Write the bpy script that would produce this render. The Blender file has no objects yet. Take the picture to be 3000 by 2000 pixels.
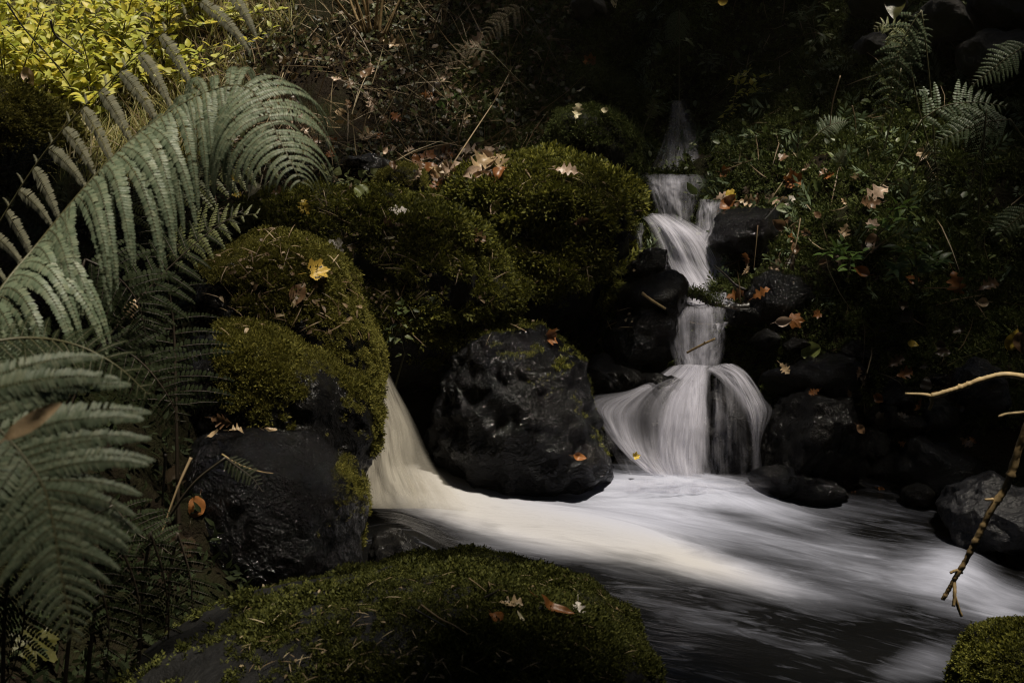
import bpy, math
import numpy as np
from mathutils import Vector
from mathutils.bvhtree import BVHTree

rng = np.random.default_rng(7)
scene = bpy.context.scene
COL = scene.collection

# ------------------------------------------------------------------ camera, sky, sun, exposure
CAM_Z, PITCH, FOC = 2.0, math.radians(15.0), 1.25
cam_d = bpy.data.cameras.new('camera')
cam = bpy.data.objects.new('camera', cam_d)
COL.objects.link(cam)
cam.location = (0, 0, CAM_Z)
cam.rotation_euler = (math.radians(90) - PITCH, 0, 0)
cam_d.sensor_width = 36.0
cam_d.lens = 36.0 * FOC
cam_d.clip_start = 0.05
cam_d.clip_end = 400
cam_d.dof.use_dof = True
cam_d.dof.focus_distance = 5.2
cam_d.dof.aperture_fstop = 8.0
scene.camera = cam

SUN = np.array([0.20, -0.06, 0.95]); SUN /= np.linalg.norm(SUN)
SUN_EL = math.asin(SUN[2]); SUN_ROT = math.atan2(SUN[0], SUN[1])
world = bpy.data.worlds.new('World'); scene.world = world
world.use_nodes = True
wt = world.node_tree
sky = wt.nodes.new('ShaderNodeTexSky')
sky.sky_type = 'NISHITA'; sky.sun_disc = False
sky.sun_elevation = SUN_EL; sky.sun_rotation = SUN_ROT
wt.links.new(sky.outputs[0], wt.nodes['Background'].inputs[0])
wt.nodes['Background'].inputs[1].default_value = 0.05

sun_d = bpy.data.lights.new('sun', 'SUN')
sun_d.energy = 4.6; sun_d.angle = math.radians(4.0); sun_d.color = (1.0, 0.91, 0.76)
sun_o = bpy.data.objects.new('sun', sun_d); COL.objects.link(sun_o)
sun_o.rotation_euler = Vector(SUN).to_track_quat('Z', 'Y').to_euler()
sun_o.location = (5, 4, 14)

scene.view_settings.view_transform = 'Standard'
scene.view_settings.look = 'None'
scene.view_settings.gamma = 1.0
scene.view_settings.exposure = 0.58
cy = scene.cycles
cy.max_bounces = 6; cy.diffuse_bounces = 3; cy.glossy_bounces = 3
cy.transmission_bounces = 3; cy.transparent_max_bounces = 14
cy.use_denoising = True
cy.filter_width = 1.1
cy.sample_clamp_indirect = 4.0

# ------------------------------------------------------------------ picture <-> place
CP, SP = math.cos(PITCH), math.sin(PITCH)
FWD = np.array([0, CP, -SP]); UPV = np.array([0, SP, CP]); RGT = np.array([1.0, 0, 0])
CAM = np.array([0, 0, CAM_Z])


def ray(px, py):
    u = (px - 1500) / 3000.0; v = (1000 - py) / 3000.0
    return FWD * FOC + RGT * u + UPV * v


def P(px, py, y):
    d = ray(px, py)
    return CAM + d * (y / d[1])


def proj(p):
    q = np.asarray(p) - CAM
    f = q @ FWD
    f = np.where(np.abs(f) < 1e-6, 1e-6, f)
    return 1500 + 3000 * FOC * (q @ RGT) / f, 1000 - 3000 * FOC * (q @ UPV) / f, f


def mm(y):                      # metres per source pixel at distance y
    return y / FOC / 3000.0

# ------------------------------------------------------------------ noise


def _h(i, j, k, s):
    n = (i * 374761393 + j * 668265263 + k * 2147483647 + s * 974711) & 0xffffffff
    n = ((n ^ (n >> 13)) * 1274126177) & 0xffffffff
    n = ((n ^ (n >> 16)) * 2246822519) & 0xffffffff
    return ((n ^ (n >> 15)) & 0xffffff) / float(0xffffff)


def vnoise(p, s=0):
    p = np.asarray(p, float)
    i = np.floor(p).astype(np.int64); f = p - i
    f = f * f * f * (f * (f * 6 - 15) + 10)
    r = 0
    for a in (0, 1):
        for b in (0, 1):
            for c in (0, 1):
                w = (f[:, 0] if a else 1 - f[:, 0]) * (f[:, 1] if b else 1 - f[:, 1]) * (f[:, 2] if c else 1 - f[:, 2])
                r = r + w * _h(i[:, 0] + a, i[:, 1] + b, i[:, 2] + c, s)
    return r * 2 - 1


def fbm(p, o=4, s=0, g=0.5):
    r = 0; a = 1.0; p = np.asarray(p, float)
    for k in range(o):
        r = r + a * vnoise(p + 17.3 * k, s + k); p = p * 2.03; a *= g
    return r


def nrm(v):
    v = np.asarray(v, float)
    return v / np.maximum(np.linalg.norm(v, axis=-1, keepdims=True), 1e-9)


def catmull(pts, n):
    pts = np.asarray(pts, float)
    q = np.vstack([2 * pts[0] - pts[1], pts, 2 * pts[-1] - pts[-2]])
    t = np.linspace(0, len(pts) - 1 - 1e-9, n); i = t.astype(int); f = (t - i)[:, None]
    a, b, c, d = q[i], q[i + 1], q[i + 2], q[i + 3]
    return 0.5 * (2 * b + (c - a) * f + (2 * a - 5 * b + 4 * c - d) * f ** 2 + (3 * b - a - 3 * c + d) * f ** 3)

# ------------------------------------------------------------------ objects


def mesh(name, V, F, mat, smooth=True, attrs=None, uv=None):
    V = np.ascontiguousarray(V, np.float32)
    Fs = F if isinstance(F, list) else [F]
    Fs = [np.asarray(f, np.int32) for f in Fs if len(f)]
    me = bpy.data.meshes.new(name)
    me.vertices.add(len(V)); me.vertices.foreach_set('co', V.ravel())
    li = np.concatenate([f.ravel() for f in Fs])
    ls = np.concatenate([np.full(len(f), f.shape[1], np.int32) for f in Fs])
    me.loops.add(len(li)); me.loops.foreach_set('vertex_index', li)
    me.polygons.add(len(ls))
    me.polygons.foreach_set('loop_start', np.concatenate([[0], np.cumsum(ls)[:-1]]).astype(np.int32))
    me.polygons.foreach_set('loop_total', ls)
    me.polygons.foreach_set('use_smooth', np.full(len(ls), smooth, bool))
    for k, a in (attrs or {}).items():
        at = me.attributes.new(k, 'FLOAT', 'POINT'); at.data.foreach_set('value', np.asarray(a, np.float32))
    if uv is not None:
        l = me.uv_layers.new(name='UVMap'); l.data.foreach_set('uv', np.asarray(uv, np.float32)[li].ravel())
    me.update(calc_edges=True)
    if mat: me.materials.append(mat)
    return me


def tag(o, label=None, cat=None, group=None, kind=None):
    if label: o['label'] = label
    if cat: o['category'] = cat
    if group: o['group'] = group
    if kind: o['kind'] = kind
    return o


def obj(name, V, F, mat, parent=None, **kw):
    V = np.asarray(V, float)
    if parent is not None:
        base = parent; off = np.zeros(3)
        while base is not None:
            off = off + np.array(base.location); base = base.parent
        o = bpy.data.objects.new(name, mesh(name, V - off, F, mat, **kw)); o.parent = parent
    else:
        c = V.mean(0); c[2] = V[:, 2].min()
        o = bpy.data.objects.new(name, mesh(name, V - c, F, mat, **kw)); o.location = c
    COL.objects.link(o)
    return o


def empty(name, loc, label, cat, group=None):
    o = bpy.data.objects.new(name, None); COL.objects.link(o)
    o.location = loc; o.empty_display_size = 0.1
    return tag(o, label, cat, group)


class Bag:
    def __init__(s): s.V = []; s.F = {}; s.n = 0; s.A = []

    def add(s, V, F):
        F = np.asarray(F)
        s.V.append(np.asarray(V, float)); s.F.setdefault(F.shape[1], []).append(F + s.n); s.n += len(V)

    def get(s):
        return np.vstack(s.V), [np.vstack(f) for f in s.F.values()]


def tube(pts, rad, k=6):
    pts = np.asarray(pts, float); n = len(pts)
    rad = np.broadcast_to(np.asarray(rad, float), (n,))
    T = nrm(np.gradient(pts, axis=0))
    ref = np.array([0.3, 0.2, 0.93]) if abs(T[0] @ np.array([0.3, 0.2, 0.93])) < 0.9 else np.array([1.0, 0, 0])
    A = nrm(ref - (T @ ref)[:, None] * T); B = np.cross(T, A)
    th = np.arange(k) / k * 2 * math.pi
    V = pts[:, None] + rad[:, None, None] * (np.cos(th)[None, :, None] * A[:, None] + np.sin(th)[None, :, None] * B[:, None])
    V = np.vstack([V.reshape(-1, 3), pts[:1], pts[-1:]])
    i = np.arange(n - 1)[:, None] * k; j = np.arange(k)[None]; j2 = (j + 1) % k
    Q = np.stack([i + j, i + j2, i + k + j2, i + k + j], -1).reshape(-1, 4)
    jj = np.arange(k); j3 = (jj + 1) % k
    c0 = np.stack([np.full(k, n * k), j3, jj], 1); c1 = np.stack([np.full(k, n * k + 1), (n - 1) * k + jj, (n - 1) * k + j3], 1)
    return V, Q, np.vstack([c0, c1])


def add_tube(bag, pts, rad, k=6):
    V, Q, Tt = tube(pts, rad, k)
    n0 = bag.n
    bag.add(V, Q); bag.F.setdefault(3, []).append(Tt + n0)


LEAF_T = np.array([[0, 1, 2], [0, 2, 3], [1, 4, 5], [1, 5, 2], [2, 5, 6], [2, 6, 3], [4, 7, 5], [5, 7, 6]])


def leaves(pos, d, n, L, W, fold=0.15, bend=0.15, w1=0.85, w2=0.8, t1=0.28, t2=0.68):
    """many small leaves at once: base, two cross rows with a folded midrib, a tip"""
    pos = np.asarray(pos, float); N = len(pos)
    d = nrm(d); n = nrm(n - (n * d).sum(1, keepdims=True) * d); s = np.cross(d, n)
    L = np.broadcast_to(L, (N,))[:, None]; W = np.broadcast_to(W, (N,))[:, None] * 0.5
    def at(t, w, z): return pos + d * L * t + s * w * W + n * (z * W * 2 - bend * L * t * t)
    V = np.stack([at(0, 0, 0), at(t1, w1, fold), at(t1, 0, 0), at(t1, -w1, fold),
                  at(t2, w2, fold), at(t2, 0, 0), at(t2, -w2, fold), at(1, 0, 0)], 1).reshape(-1, 3)
    F = (np.arange(N) * 8)[:, None, None] + LEAF_T[None]
    return V, F.reshape(-1, 3)


def sprigs(pos, n, L, nl=5, spread=0.7, droop=0.0, lw=0.16, ll=0.55, seed=0):
    """feathery moss shoots: a leaning axis with diamond leaflets either side"""
    r = np.random.default_rng(seed); N = len(pos)
    d = nrm(n + spread * r.normal(size=(N, 3)) + np.array([0, 0, -droop]))
    a = nrm(np.cross(d, r.normal(size=(N, 3)))); b = np.cross(d, a)
    L = np.broadcast_to(L, (N,)) * r.uniform(0.6, 1.3, N)
    Vs = []
    for k in range(nl):
        t = k / max(nl - 1, 1)
        if k == nl - 1: e = d + 0.2 * a
        else:
            sg = 1 if k % 2 else -1
            e = 0.75 * d + sg * 0.75 * b + 0.25 * a * r.normal(size=(N, 1))
        e = nrm(e); w = nrm(np.cross(e, a + 0.4 * r.normal(size=(N, 3))))
        base = pos + d * (L * t * 0.7)[:, None]
        le = (L * ll * (1 - 0.35 * t))[:, None]; wd = (L * lw)[:, None]
        Vs.append(np.stack([base, base + e * le * 0.5 + w * wd * 0.5, base + e * le, base + e * le * 0.5 - w * wd * 0.5], 1))
    V = np.stack(Vs, 1).reshape(-1, 3)
    F = np.arange(N * nl * 4).reshape(-1, 4)
    return V, F

# ------------------------------------------------------------------ materials


def mat(name):
    m = bpy.data.materials.new(name); m.use_nodes = True
    t = m.node_tree; t.nodes.clear()
    return m, t


class NT:
    def __init__(s, t): s.t = t

    def n(s, kind, **kw):
        o = s.t.nodes.new('ShaderNode' + kind)
        for k, v in kw.items(): setattr(o, k, v)
        return o

    def l(s, a, b): s.t.links.new(a, b)

    def val(s, sock, v):
        if isinstance(v, bpy.types.NodeSocket): s.l(v, sock)
        else: sock.default_value = v

    def math(s, op, a, b=0.0, clamp=False):
        o = s.n('Math', operation=op, use_clamp=clamp); s.val(o.inputs[0], a); s.val(o.inputs[1], b); return o.outputs[0]

    def ramp(s, fac, stops):
        o = s.n('ValToRGB'); s.val(o.inputs[0], fac); e = o.color_ramp.elements
        while len(e) < len(stops): e.new(0.5)
        while len(e) > len(stops): e.remove(e[len(e) - 1])
        for k, (p, c) in enumerate(stops):
            e[k].position = p; e[k].color = (c if len(c) == 4 else (*c, 1)) if hasattr(c, '__len__') else (c, c, c, 1)
        return o.outputs[0]

    def noise(s, vec, scale, detail=4, rough=0.6, dist=0.0):
        o = s.n('TexNoise'); s.val(o.inputs['Scale'], scale); o.inputs['Detail'].default_value = detail
        o.inputs['Roughness'].default_value = rough; o.inputs['Distortion'].default_value = dist
        if vec is not None: s.l(vec, o.inputs['Vector'])
        return o.outputs[0]

    def mixc(s, f, a, b):
        o = s.n('Mix', data_type='RGBA'); s.val(o.inputs[0], f); s.val(o.inputs[6], a); s.val(o.inputs[7], b); return o.outputs[2]

    def bsdf(s, col, rough=0.6, spec=0.5, normal=None):
        o = s.n('BsdfPrincipled'); s.val(o.inputs['Base Color'], col); s.val(o.inputs['Roughness'], rough)
        s.val(o.inputs['Specular IOR Level'], spec)
        if normal is not None: s.l(normal, o.inputs['Normal'])
        return o

    def bump(s, h, st=0.5, dist=0.02):
        o = s.n('Bump'); s.l(h, o.inputs['Height']); o.inputs['Strength'].default_value = st; o.inputs['Distance'].default_value = dist
        return o.outputs[0]

    def mixs(s, f, a, b):
        o = s.n('MixShader'); s.val(o.inputs[0], f); s.l(a, o.inputs[1]); s.l(b, o.inputs[2]); return o.outputs[0]

    def out(s, sh):
        o = s.n('OutputMaterial'); s.l(sh, o.inputs[0])


def c4(c): return (*c, 1)


def leaf_mat(name, cols, trans=0.35, rough=0.5, spec=0.4, mottle=0.0, spots=None, mscale=60):
    m, t = mat(name); k = NT(t)
    g = k.n('NewGeometry')
    col = k.ramp(g.outputs['Random Per Island'], [(i / max(len(cols) - 1, 1), c) for i, c in enumerate(cols)])
    tc = k.n('TexCoord').outputs['Object']
    if mottle:
        nz = k.noise(tc, mscale, 3)
        col = k.mixc(k.ramp(nz, [(0.35, 0.0), (0.7, mottle)]), col, c4([x * 0.4 for x in cols[0]]))
    if spots:
        nz = k.noise(tc, spots[1], 2)
        col = k.mixc(k.ramp(nz, [(0.56, 0.0), (0.6, 1.0)]), col, c4(spots[0]))
    nb = k.bump(k.noise(tc, mscale * 1.5, 3), 0.25, 0.004)
    b = k.bsdf(col, rough, spec, nb)
    tr = k.n('BsdfTranslucent'); k.l(col, tr.inputs[0])
    k.out(k.mixs(trans, b.outputs[0], tr.outputs[0]))
    return m


def rock_mat(name, c1, c2, rlo, rhi, bscale=9.0, bst=0.7, spec=0.5, fine=0.16):
    m, t = mat(name); k = NT(t)
    tc = k.n('TexCoord').outputs['Object']
    n1 = k.noise(tc, 4.0, 6, 0.65); n2 = k.noise(tc, 38.0, 5, 0.7)
    col = k.mixc(k.ramp(n1, [(0.35, 0.0), (0.65, 1.0)]), c4(c1), c4(c2))
    col = k.mixc(k.ramp(n2, [(0.5, 0.0), (0.72, 0.45)]), col, c4([x * 0.5 for x in c1]))
    rg = k.ramp(k.noise(tc, 6.0, 4, 0.6), [(0.35, rlo), (0.65, rhi)])
    h = k.math('ADD', k.noise(tc, bscale, 6, 0.62, 0.6), k.math('MULTIPLY', k.noise(tc, bscale * 6, 4, 0.6), fine))
    k.out(k.bsdf(col, rg, spec, k.bump(h, bst, 0.05)).outputs[0])
    return m


M = {}
M['soil'] = None
m, t = mat('forest_soil'); k = NT(t)
tc = k.n('TexCoord').outputs['Object']
a = k.noise(tc, 1.6, 6, 0.65); b = k.noise(tc, 22, 5, 0.7)
cc = k.mixc(k.ramp(a, [(0.42, 0.0), (0.6, 1.0)]), c4((0.012, 0.0085, 0.0055)), c4((0.013, 0.016, 0.005)))
cc = k.mixc(k.ramp(b, [(0.45, 0.0), (0.7, 0.7)]), cc, c4((0.008, 0.006, 0.004)))
k.out(k.bsdf(cc, 0.9, 0.05, k.bump(k.math('ADD', k.noise(tc, 14, 6, 0.7), k.math('MULTIPLY', b, 0.4)), 0.9, 0.05)).outputs[0])
M['soil'] = m
M['rock_dark'] = rock_mat('damp_dark_rock', (0.006, 0.006, 0.006), (0.014, 0.0135, 0.013), 0.5, 0.8, 6.0, 0.6, 0.15)
M['rock_wet'] = rock_mat('wet_black_rock', (0.004, 0.004, 0.0043), (0.009, 0.0085, 0.008), 0.08, 0.22, 8.0, 0.9, 0.13)
M['rock_glint'] = rock_mat('rippled_wet_rock', (0.0025, 0.0025, 0.003), (0.005, 0.005, 0.0055), 0.04, 0.13, 10.0, 1.0, 0.3, 0.3)
M['rock_grey'] = rock_mat('grey_rock', (0.014, 0.014, 0.016), (0.03, 0.03, 0.034), 0.25, 0.55, 8, 0.8, 0.3)
M['rock_wall'] = rock_mat('wall_stone', (0.035, 0.033, 0.032), (0.07, 0.066, 0.062), 0.6, 0.85, 7, 0.6, 0.3)
M['moss_gold'] = leaf_mat('golden_green_moss', [(0.05, 0.05, 0.008), (0.105, 0.10, 0.017), (0.17, 0.15, 0.03)], 0.3, 0.7, 0.15)
M['moss_green'] = leaf_mat('green_moss', [(0.03, 0.034, 0.007), (0.10, 0.105, 0.016), (0.22, 0.21, 0.034)], 0.3, 0.65, 0.2)
M['moss_olive'] = leaf_mat('olive_moss', [(0.022, 0.025, 0.006), (0.055, 0.062, 0.012), (0.11, 0.11, 0.025)], 0.25, 0.7, 0.15)
M['moss_dark'] = leaf_mat('dark_moss', [(0.02, 0.028, 0.007), (0.05, 0.065, 0.014), (0.075, 0.085, 0.02)], 0.25, 0.75, 0.15)
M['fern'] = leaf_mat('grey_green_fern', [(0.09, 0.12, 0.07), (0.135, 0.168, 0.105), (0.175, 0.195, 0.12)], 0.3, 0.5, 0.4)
M['fern_side'] = leaf_mat('lightened_fern', [(0.20, 0.20, 0.14), (0.26, 0.25, 0.17)], 0.45, 0.6, 0.3)  # lighter than the other fern, brightness painted in for missing sunlight
M['fern_dark'] = leaf_mat('shade_darkened_fern', [(0.012, 0.018, 0.007), (0.026, 0.034, 0.013)], 0.3, 0.7, 0.1)  # fern green darkened to paint in shade on the lower fronds
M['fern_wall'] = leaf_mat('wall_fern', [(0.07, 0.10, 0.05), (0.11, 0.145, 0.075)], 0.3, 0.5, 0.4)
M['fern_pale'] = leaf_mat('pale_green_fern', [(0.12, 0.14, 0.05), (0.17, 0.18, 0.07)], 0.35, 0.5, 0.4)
M['fern_dead'] = leaf_mat('withered_fern', [(0.11, 0.085, 0.05), (0.16, 0.13, 0.085)], 0.3, 0.7, 0.2)
M['stalk'] = leaf_mat('fern_stalk', [(0.07, 0.065, 0.028)], 0.0, 0.5)
M['stalk_dark'] = leaf_mat('dark_stalk', [(0.03, 0.022, 0.014)], 0.0, 0.5)
M['straw'] = leaf_mat('dry_straw', [(0.09, 0.06, 0.03), (0.16, 0.11, 0.055), (0.30, 0.24, 0.14)], 0.1, 0.6)
M['debris'] = leaf_mat('moss_debris', [(0.06, 0.035, 0.015), (0.14, 0.09, 0.045), (0.28, 0.21, 0.12), (0.10, 0.05, 0.02)], 0.1, 0.6)
M['bark'] = leaf_mat('twig_bark', [(0.30, 0.21, 0.10)], 0.0, 0.6, 0.3, 0.8, None, 45)
M['bark_pale'] = leaf_mat('pale_twig_bark', [(0.33, 0.24, 0.115)], 0.0, 0.55, 0.35, 0.6, None, 45)
M['bark_dark'] = leaf_mat('wet_bark', [(0.012, 0.009, 0.007)], 0.0, 0.4, 0.4, 0.6, None, 45)
M['bramble'] = leaf_mat('sun_brightened_bramble', [(0.20, 0.24, 0.03), (0.48, 0.48, 0.07), (0.62, 0.52, 0.08), (0.38, 0.42, 0.07), (0.66, 0.62, 0.22)], 0.5, 0.45, 0.45)  # colours raised past the leaves' own to paint in strong sun
M['herb'] = leaf_mat('herb_leaf', [(0.045, 0.065, 0.018), (0.09, 0.12, 0.035), (0.13, 0.15, 0.05)], 0.35, 0.45, 0.45)
M['understorey'] = leaf_mat('understorey_leaf', [(0.05, 0.03, 0.014), (0.11, 0.07, 0.03), (0.03, 0.03, 0.010), (0.05, 0.06, 0.018), (0.10, 0.11, 0.035)], 0.3, 0.5, 0.4)
M['nettle'] = leaf_mat('nettle_leaf', [(0.08, 0.15, 0.025), (0.13, 0.21, 0.04)], 0.4, 0.4, 0.5)
M['nettle_dark'] = leaf_mat('dark_nettle_leaf', [(0.05, 0.09, 0.02), (0.08, 0.13, 0.03)], 0.4, 0.4, 0.5)
M['grass'] = leaf_mat('grass_blade', [(0.14, 0.15, 0.04), (0.24, 0.22, 0.06), (0.30, 0.24, 0.11)], 0.4, 0.5, 0.4)
M['canopy'] = leaf_mat('tree_leaf', [(0.05, 0.065, 0.015), (0.09, 0.10, 0.02)], 0.25, 0.5, 0.4)
LC = {'cream': (0.68, 0.60, 0.38), 'pink': (0.55, 0.40, 0.29), 'tan': (0.46, 0.33, 0.19), 'yellow': (0.62, 0.44, 0.07),
      'rust': (0.28, 0.11, 0.03), 'brown': (0.16, 0.09, 0.045), 'green': (0.22, 0.25, 0.08), 'white': (0.66, 0.60, 0.53),
      'dark': (0.05, 0.035, 0.02), 'olive': (0.06, 0.058, 0.012)}
for kx, v in LC.items():
    M['leaf_' + kx] = leaf_mat('fallen_leaf_' + kx, [v], 0.25, 0.4, 0.45, 0.55, None, 70)
M['leaf_spotted'] = leaf_mat('fallen_leaf_spotted', [(0.60, 0.40, 0.07)], 0.25, 0.45, 0.4, 0.2, ((0.012, 0.010, 0.008), 48), 70)

# foam on dark water: foam is a property of the surface, stored per vertex and torn by stretched noise
m, t = mat('stream_water'); k = NT(t)
uvn = k.n('UVMap').outputs[0]
at = k.n('Attribute', attribute_name='foam').outputs['Fac']; tint = k.n('Attribute', attribute_name='tan').outputs['Fac']
def stretched(sx, sy, det, dist=0.4):
    mp = k.n('Mapping'); mp.inputs['Scale'].default_value = (sx, sy, 1); k.l(uvn, mp.inputs[0])
    return k.noise(mp.outputs[0], 1.0, det, 0.62, dist)
n1 = stretched(1.1, 6.0, 6, 1.3); n2 = stretched(3.0, 26.0, 4, 1.0); n3 = stretched(1.1, 2.6, 3, 1.4)
n4 = stretched(2.8, 13.0, 6, 2.6)
nn = k.math('ADD', k.math('ADD', k.math('MULTIPLY', k.math('SUBTRACT', n1, 0.5), 1.1), k.math('MULTIPLY', k.math('SUBTRACT', n2, 0.5), 0.26)),
            k.math('MULTIPLY', k.math('SUBTRACT', n3, 0.5), 1.3))
amp = k.math('ADD', k.math('MULTIPLY', at, 0.55), 0.42)
ff = k.math('ADD', at, k.math('MULTIPLY', nn, amp))
ff = k.math('ADD', ff, k.math('MULTIPLY', k.ramp(n4, [(0.52, 0.0), (0.76, 0.34)]), k.math('SUBTRACT', 0.75, at, True)))
ff = k.ramp(ff, [(0.06, 0.0), (0.35, 0.20), (0.98, 1.0)])
fcol = k.mixc(tint, c4((0.30, 0.315, 0.39)), c4((0.33, 0.317, 0.30)))
bm = k.bump(k.math('ADD', n1, k.math('ADD', k.math('MULTIPLY', n2, 0.35), k.math('MULTIPLY', n4, 0.6))), 0.22, 0.04)
wat = k.bsdf(c4((0.004, 0.004, 0.004)), 0.13, 0.22, bm)
foam = k.n('BsdfDiffuse'); k.l(fcol, foam.inputs[0]); k.l(bm, foam.inputs['Normal'])
k.out(k.mixs(ff, wat.outputs[0], foam.outputs[0]))
M['water'] = m


def fall_mat(name, col, s1=22.0, s2=70.0, base=0.62, gain=2.1):
    m, t = mat(name); k = NT(t)
    uvn = k.n('UVMap').outputs[0]
    dn = k.n('Attribute', attribute_name='dens').outputs['Fac']
    def st(sx, sy, det, dist):
        mp = k.n('Mapping'); mp.inputs['Scale'].default_value = (sx, sy, 1); k.l(uvn, mp.inputs[0])
        return k.noise(mp.outputs[0], 1.0, det, 0.6, dist)
    a = st(s1, 1.3, 4, 0.3); b = st(s2, 2.2, 3, 0.2); c = st(5.0, 1.5, 2, 0.3)
    nn = k.math('ADD', k.math('MULTIPLY', k.math('SUBTRACT', a, 0.5), 0.95), k.math('MULTIPLY', k.math('SUBTRACT', b, 0.5), 0.3))
    nn = k.math('ADD', nn, k.math('MULTIPLY', k.math('SUBTRACT', c, 0.5), 0.8))
    al = k.math('MULTIPLY', dn, k.math('ADD', base, k.math('MULTIPLY', nn, gain)), True)
    al = k.math('MINIMUM', al, 0.93)
    d = k.n('BsdfDiffuse'); d.inputs[0].default_value = c4(col)
    tr = k.n('BsdfTranslucent'); tr.inputs[0].default_value = c4(col)
    k.l(k.bump(a, 0.3, 0.03), d.inputs['Normal'])
    tp = k.n('BsdfTransparent')
    k.out(k.mixs(al, tp.outputs[0], k.mixs(0.4, d.outputs[0], tr.outputs[0])))
    return m


M['fall'] = fall_mat('silky_white_water', (0.62, 0.615, 0.70))
M['fall_tan'] = fall_mat('silky_peat_water', (0.37, 0.345, 0.295), 14.0, 60.0, 0.8, 1.5)

# ------------------------------------------------------------------ the ground: one sheet through surveyed points
G = [(-500, -60, 11.5), (100, -60, 10.8), (500, -60, 10.4), (900, -60, 9.8), (1300, -60, 9.2), (1700, -40, 8.8), (2100, -40, 8.5), (2500, -40, 8.3), (3000, -40, 8.1), (3500, -40, 7.9),
     (0, 230, 8.7), (400, 230, 8.6), (0, 430, 7.4), (300, 420, 7.2), (700, 250, 8.5), (1000, 300, 8.2), (1300, 300, 8.0), (1550, 300, 7.9), (1800, 250, 8.0),
     (600, 430, 7.2), (900, 450, 7.3), (1200, 490, 7.1), (1500, 440, 7.4), (1780, 470, 7.4), (550, 560, 6.3), (850, 600, 6.3), (150, 600, 5.9),
     (2250, 300, 7.6), (2650, 300, 7.25), (3000, 300, 7.0), (2250, 520, 6.9), (2650, 560, 6.5), (3000, 560, 6.3), (2400, 760, 6.15), (2700, 850, 5.9), (3000, 850, 5.7),
     (2380, 1000, 5.75), (2650, 1100, 5.6), (2950, 1100, 5.4), (2550, 1280, 5.45), (2900, 1280, 5.15), (2500, 1440, 5.2), (2800, 1480, 5.0), (3100, 1560, 4.6), (3400, 1300, 4.8), (3500, 800, 5.4),
     (1985, 545, 7.25), (2000, 480, 7.6), (1985, 420, 8.1), (2010, 690, 6.85), (2060, 850, 6.35), (2030, 930, 6.15), (2030, 1060, 6.0), (2000, 1220, 5.8), (1950, 1410, 5.5),
     (1650, 1120, 6.3), (1800, 900, 6.5), (1750, 1330, 5.65), (1550, 1430, 5.45), (1350, 1400, 5.45), (1200, 1260, 5.6), (1120, 1100, 5.9),
     (250, 900, 4.4), (420, 1200, 3.9), (300, 1600, 3.2), (560, 1500, 3.6), (60, 1900, 2.7), (400, 1980, 2.7), (-300, 1500, 2.8), (-300, 900, 4.0), (-400, 500, 6.0), (650, 1000, 4.9)]
Gw = [P(*g) for g in G]
Gw += [np.array(p, float) for p in [(-.25, 4.9, -.3), (.3, 4.7, -.3), (.8, 4.6, -.3), (1.2, 4.2, -.3), (.5, 3.7, -.35), (1.5, 4.6, -.3), (-.3, 4.0, -.3), (-.45, 3.6, -.3), (.8, 3.0, -.35), (1.8, 3.6, -.35), (2.6, 3.2, -.4), (4, 2.6, -.45), (6, 1.5, -.5),
       (0, 2.0, -.2), (0, 1.0, .1), (0, 0, .4), (-1.2, 1.2, .45), (-2, 0, 1.0), (-4, 2, 1.8), (-5, 6, 2.3), (1.6, 2.2, -.1), (2.6, 1.6, .1), (3, 0, .6), (0, -4, 1.6), (-7, -5, 4), (7, -5, 3.5), (0, -9, 4.5), (6, 4.2, 1.5), (7, 8, 4.0), (-7, 11, 3.0), (0, 13, 2.9), (6, 13, 4.0), (-10, 4, 4.2),
       (-22, 15, 9), (22, 15, 10), (0, 28, 5.0), (-22, -15, 11), (22, -15, 10), (0, -28, 11), (26, 0, 8), (-26, 0, 11), (10, 1, 2)]]
Gw = np.array(Gw)


def tps_k(a, b):
    r2 = ((a[:, None, :2] - b[None, :, :2]) ** 2).sum(-1)
    return np.where(r2 > 0, r2 * np.log(r2 + 1e-12), 0) * 0.5


nG = len(Gw)
A_ = np.zeros((nG + 3, nG + 3)); A_[:nG, :nG] = tps_k(Gw, Gw) + np.eye(nG) * 0.004
A_[:nG, nG:] = np.c_[np.ones(nG), Gw[:, :2]]; A_[nG:, :nG] = A_[:nG, nG:].T
W_ = np.linalg.solve(A_, np.r_[Gw[:, 2], 0, 0, 0])


def ground_raw(xy):
    xy = np.asarray(xy, float); r = np.empty(len(xy))
    for s in range(0, len(xy), 20000):
        q = xy[s:s + 20000]
        r[s:s + 20000] = tps_k(q, Gw) @ W_[:nG] + np.c_[np.ones(len(q)), q] @ W_[nG:]
    return r


xs = np.r_[np.linspace(-60, -6, 26)[:-1], np.arange(-6, 6.001, 0.04), np.linspace(6, 60, 26)[1:]]
ys = np.r_[np.linspace(-60, -1, 26)[:-1], np.arange(-1, 12.001, 0.04), np.linspace(12, 80, 26)[1:]]
gx, gy = np.meshgrid(xs, ys); gp = np.c_[gx.ravel(), gy.ravel()]
gz = ground_raw(gp)
far = np.clip((np.hypot(gp[:, 0], gp[:, 1] - 5) - 20) / 15, 0, 1)
screen_hill = 9 - 5.0 * np.exp(-(np.arctan2(gp[:, 0], gp[:, 1] - 4) / .6) ** 2)  # unseen slopes raised to block low sky, dipped ahead for wet glints
gz = gz * (1 - far) + (screen_hill + 1.5 * fbm(np.c_[gp * 0.08, np.zeros(len(gp))], 3, 5)) * far
p3 = np.c_[gp, gz]
above = np.clip((gz + 0.05) * 4, 0.1, 1)
gz = gz + above * (0.10 * fbm(p3 * 1.7, 3, 11) + 0.045 * fbm(p3 * 7, 3, 12))
GZ = gz.reshape(gx.shape)


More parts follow.
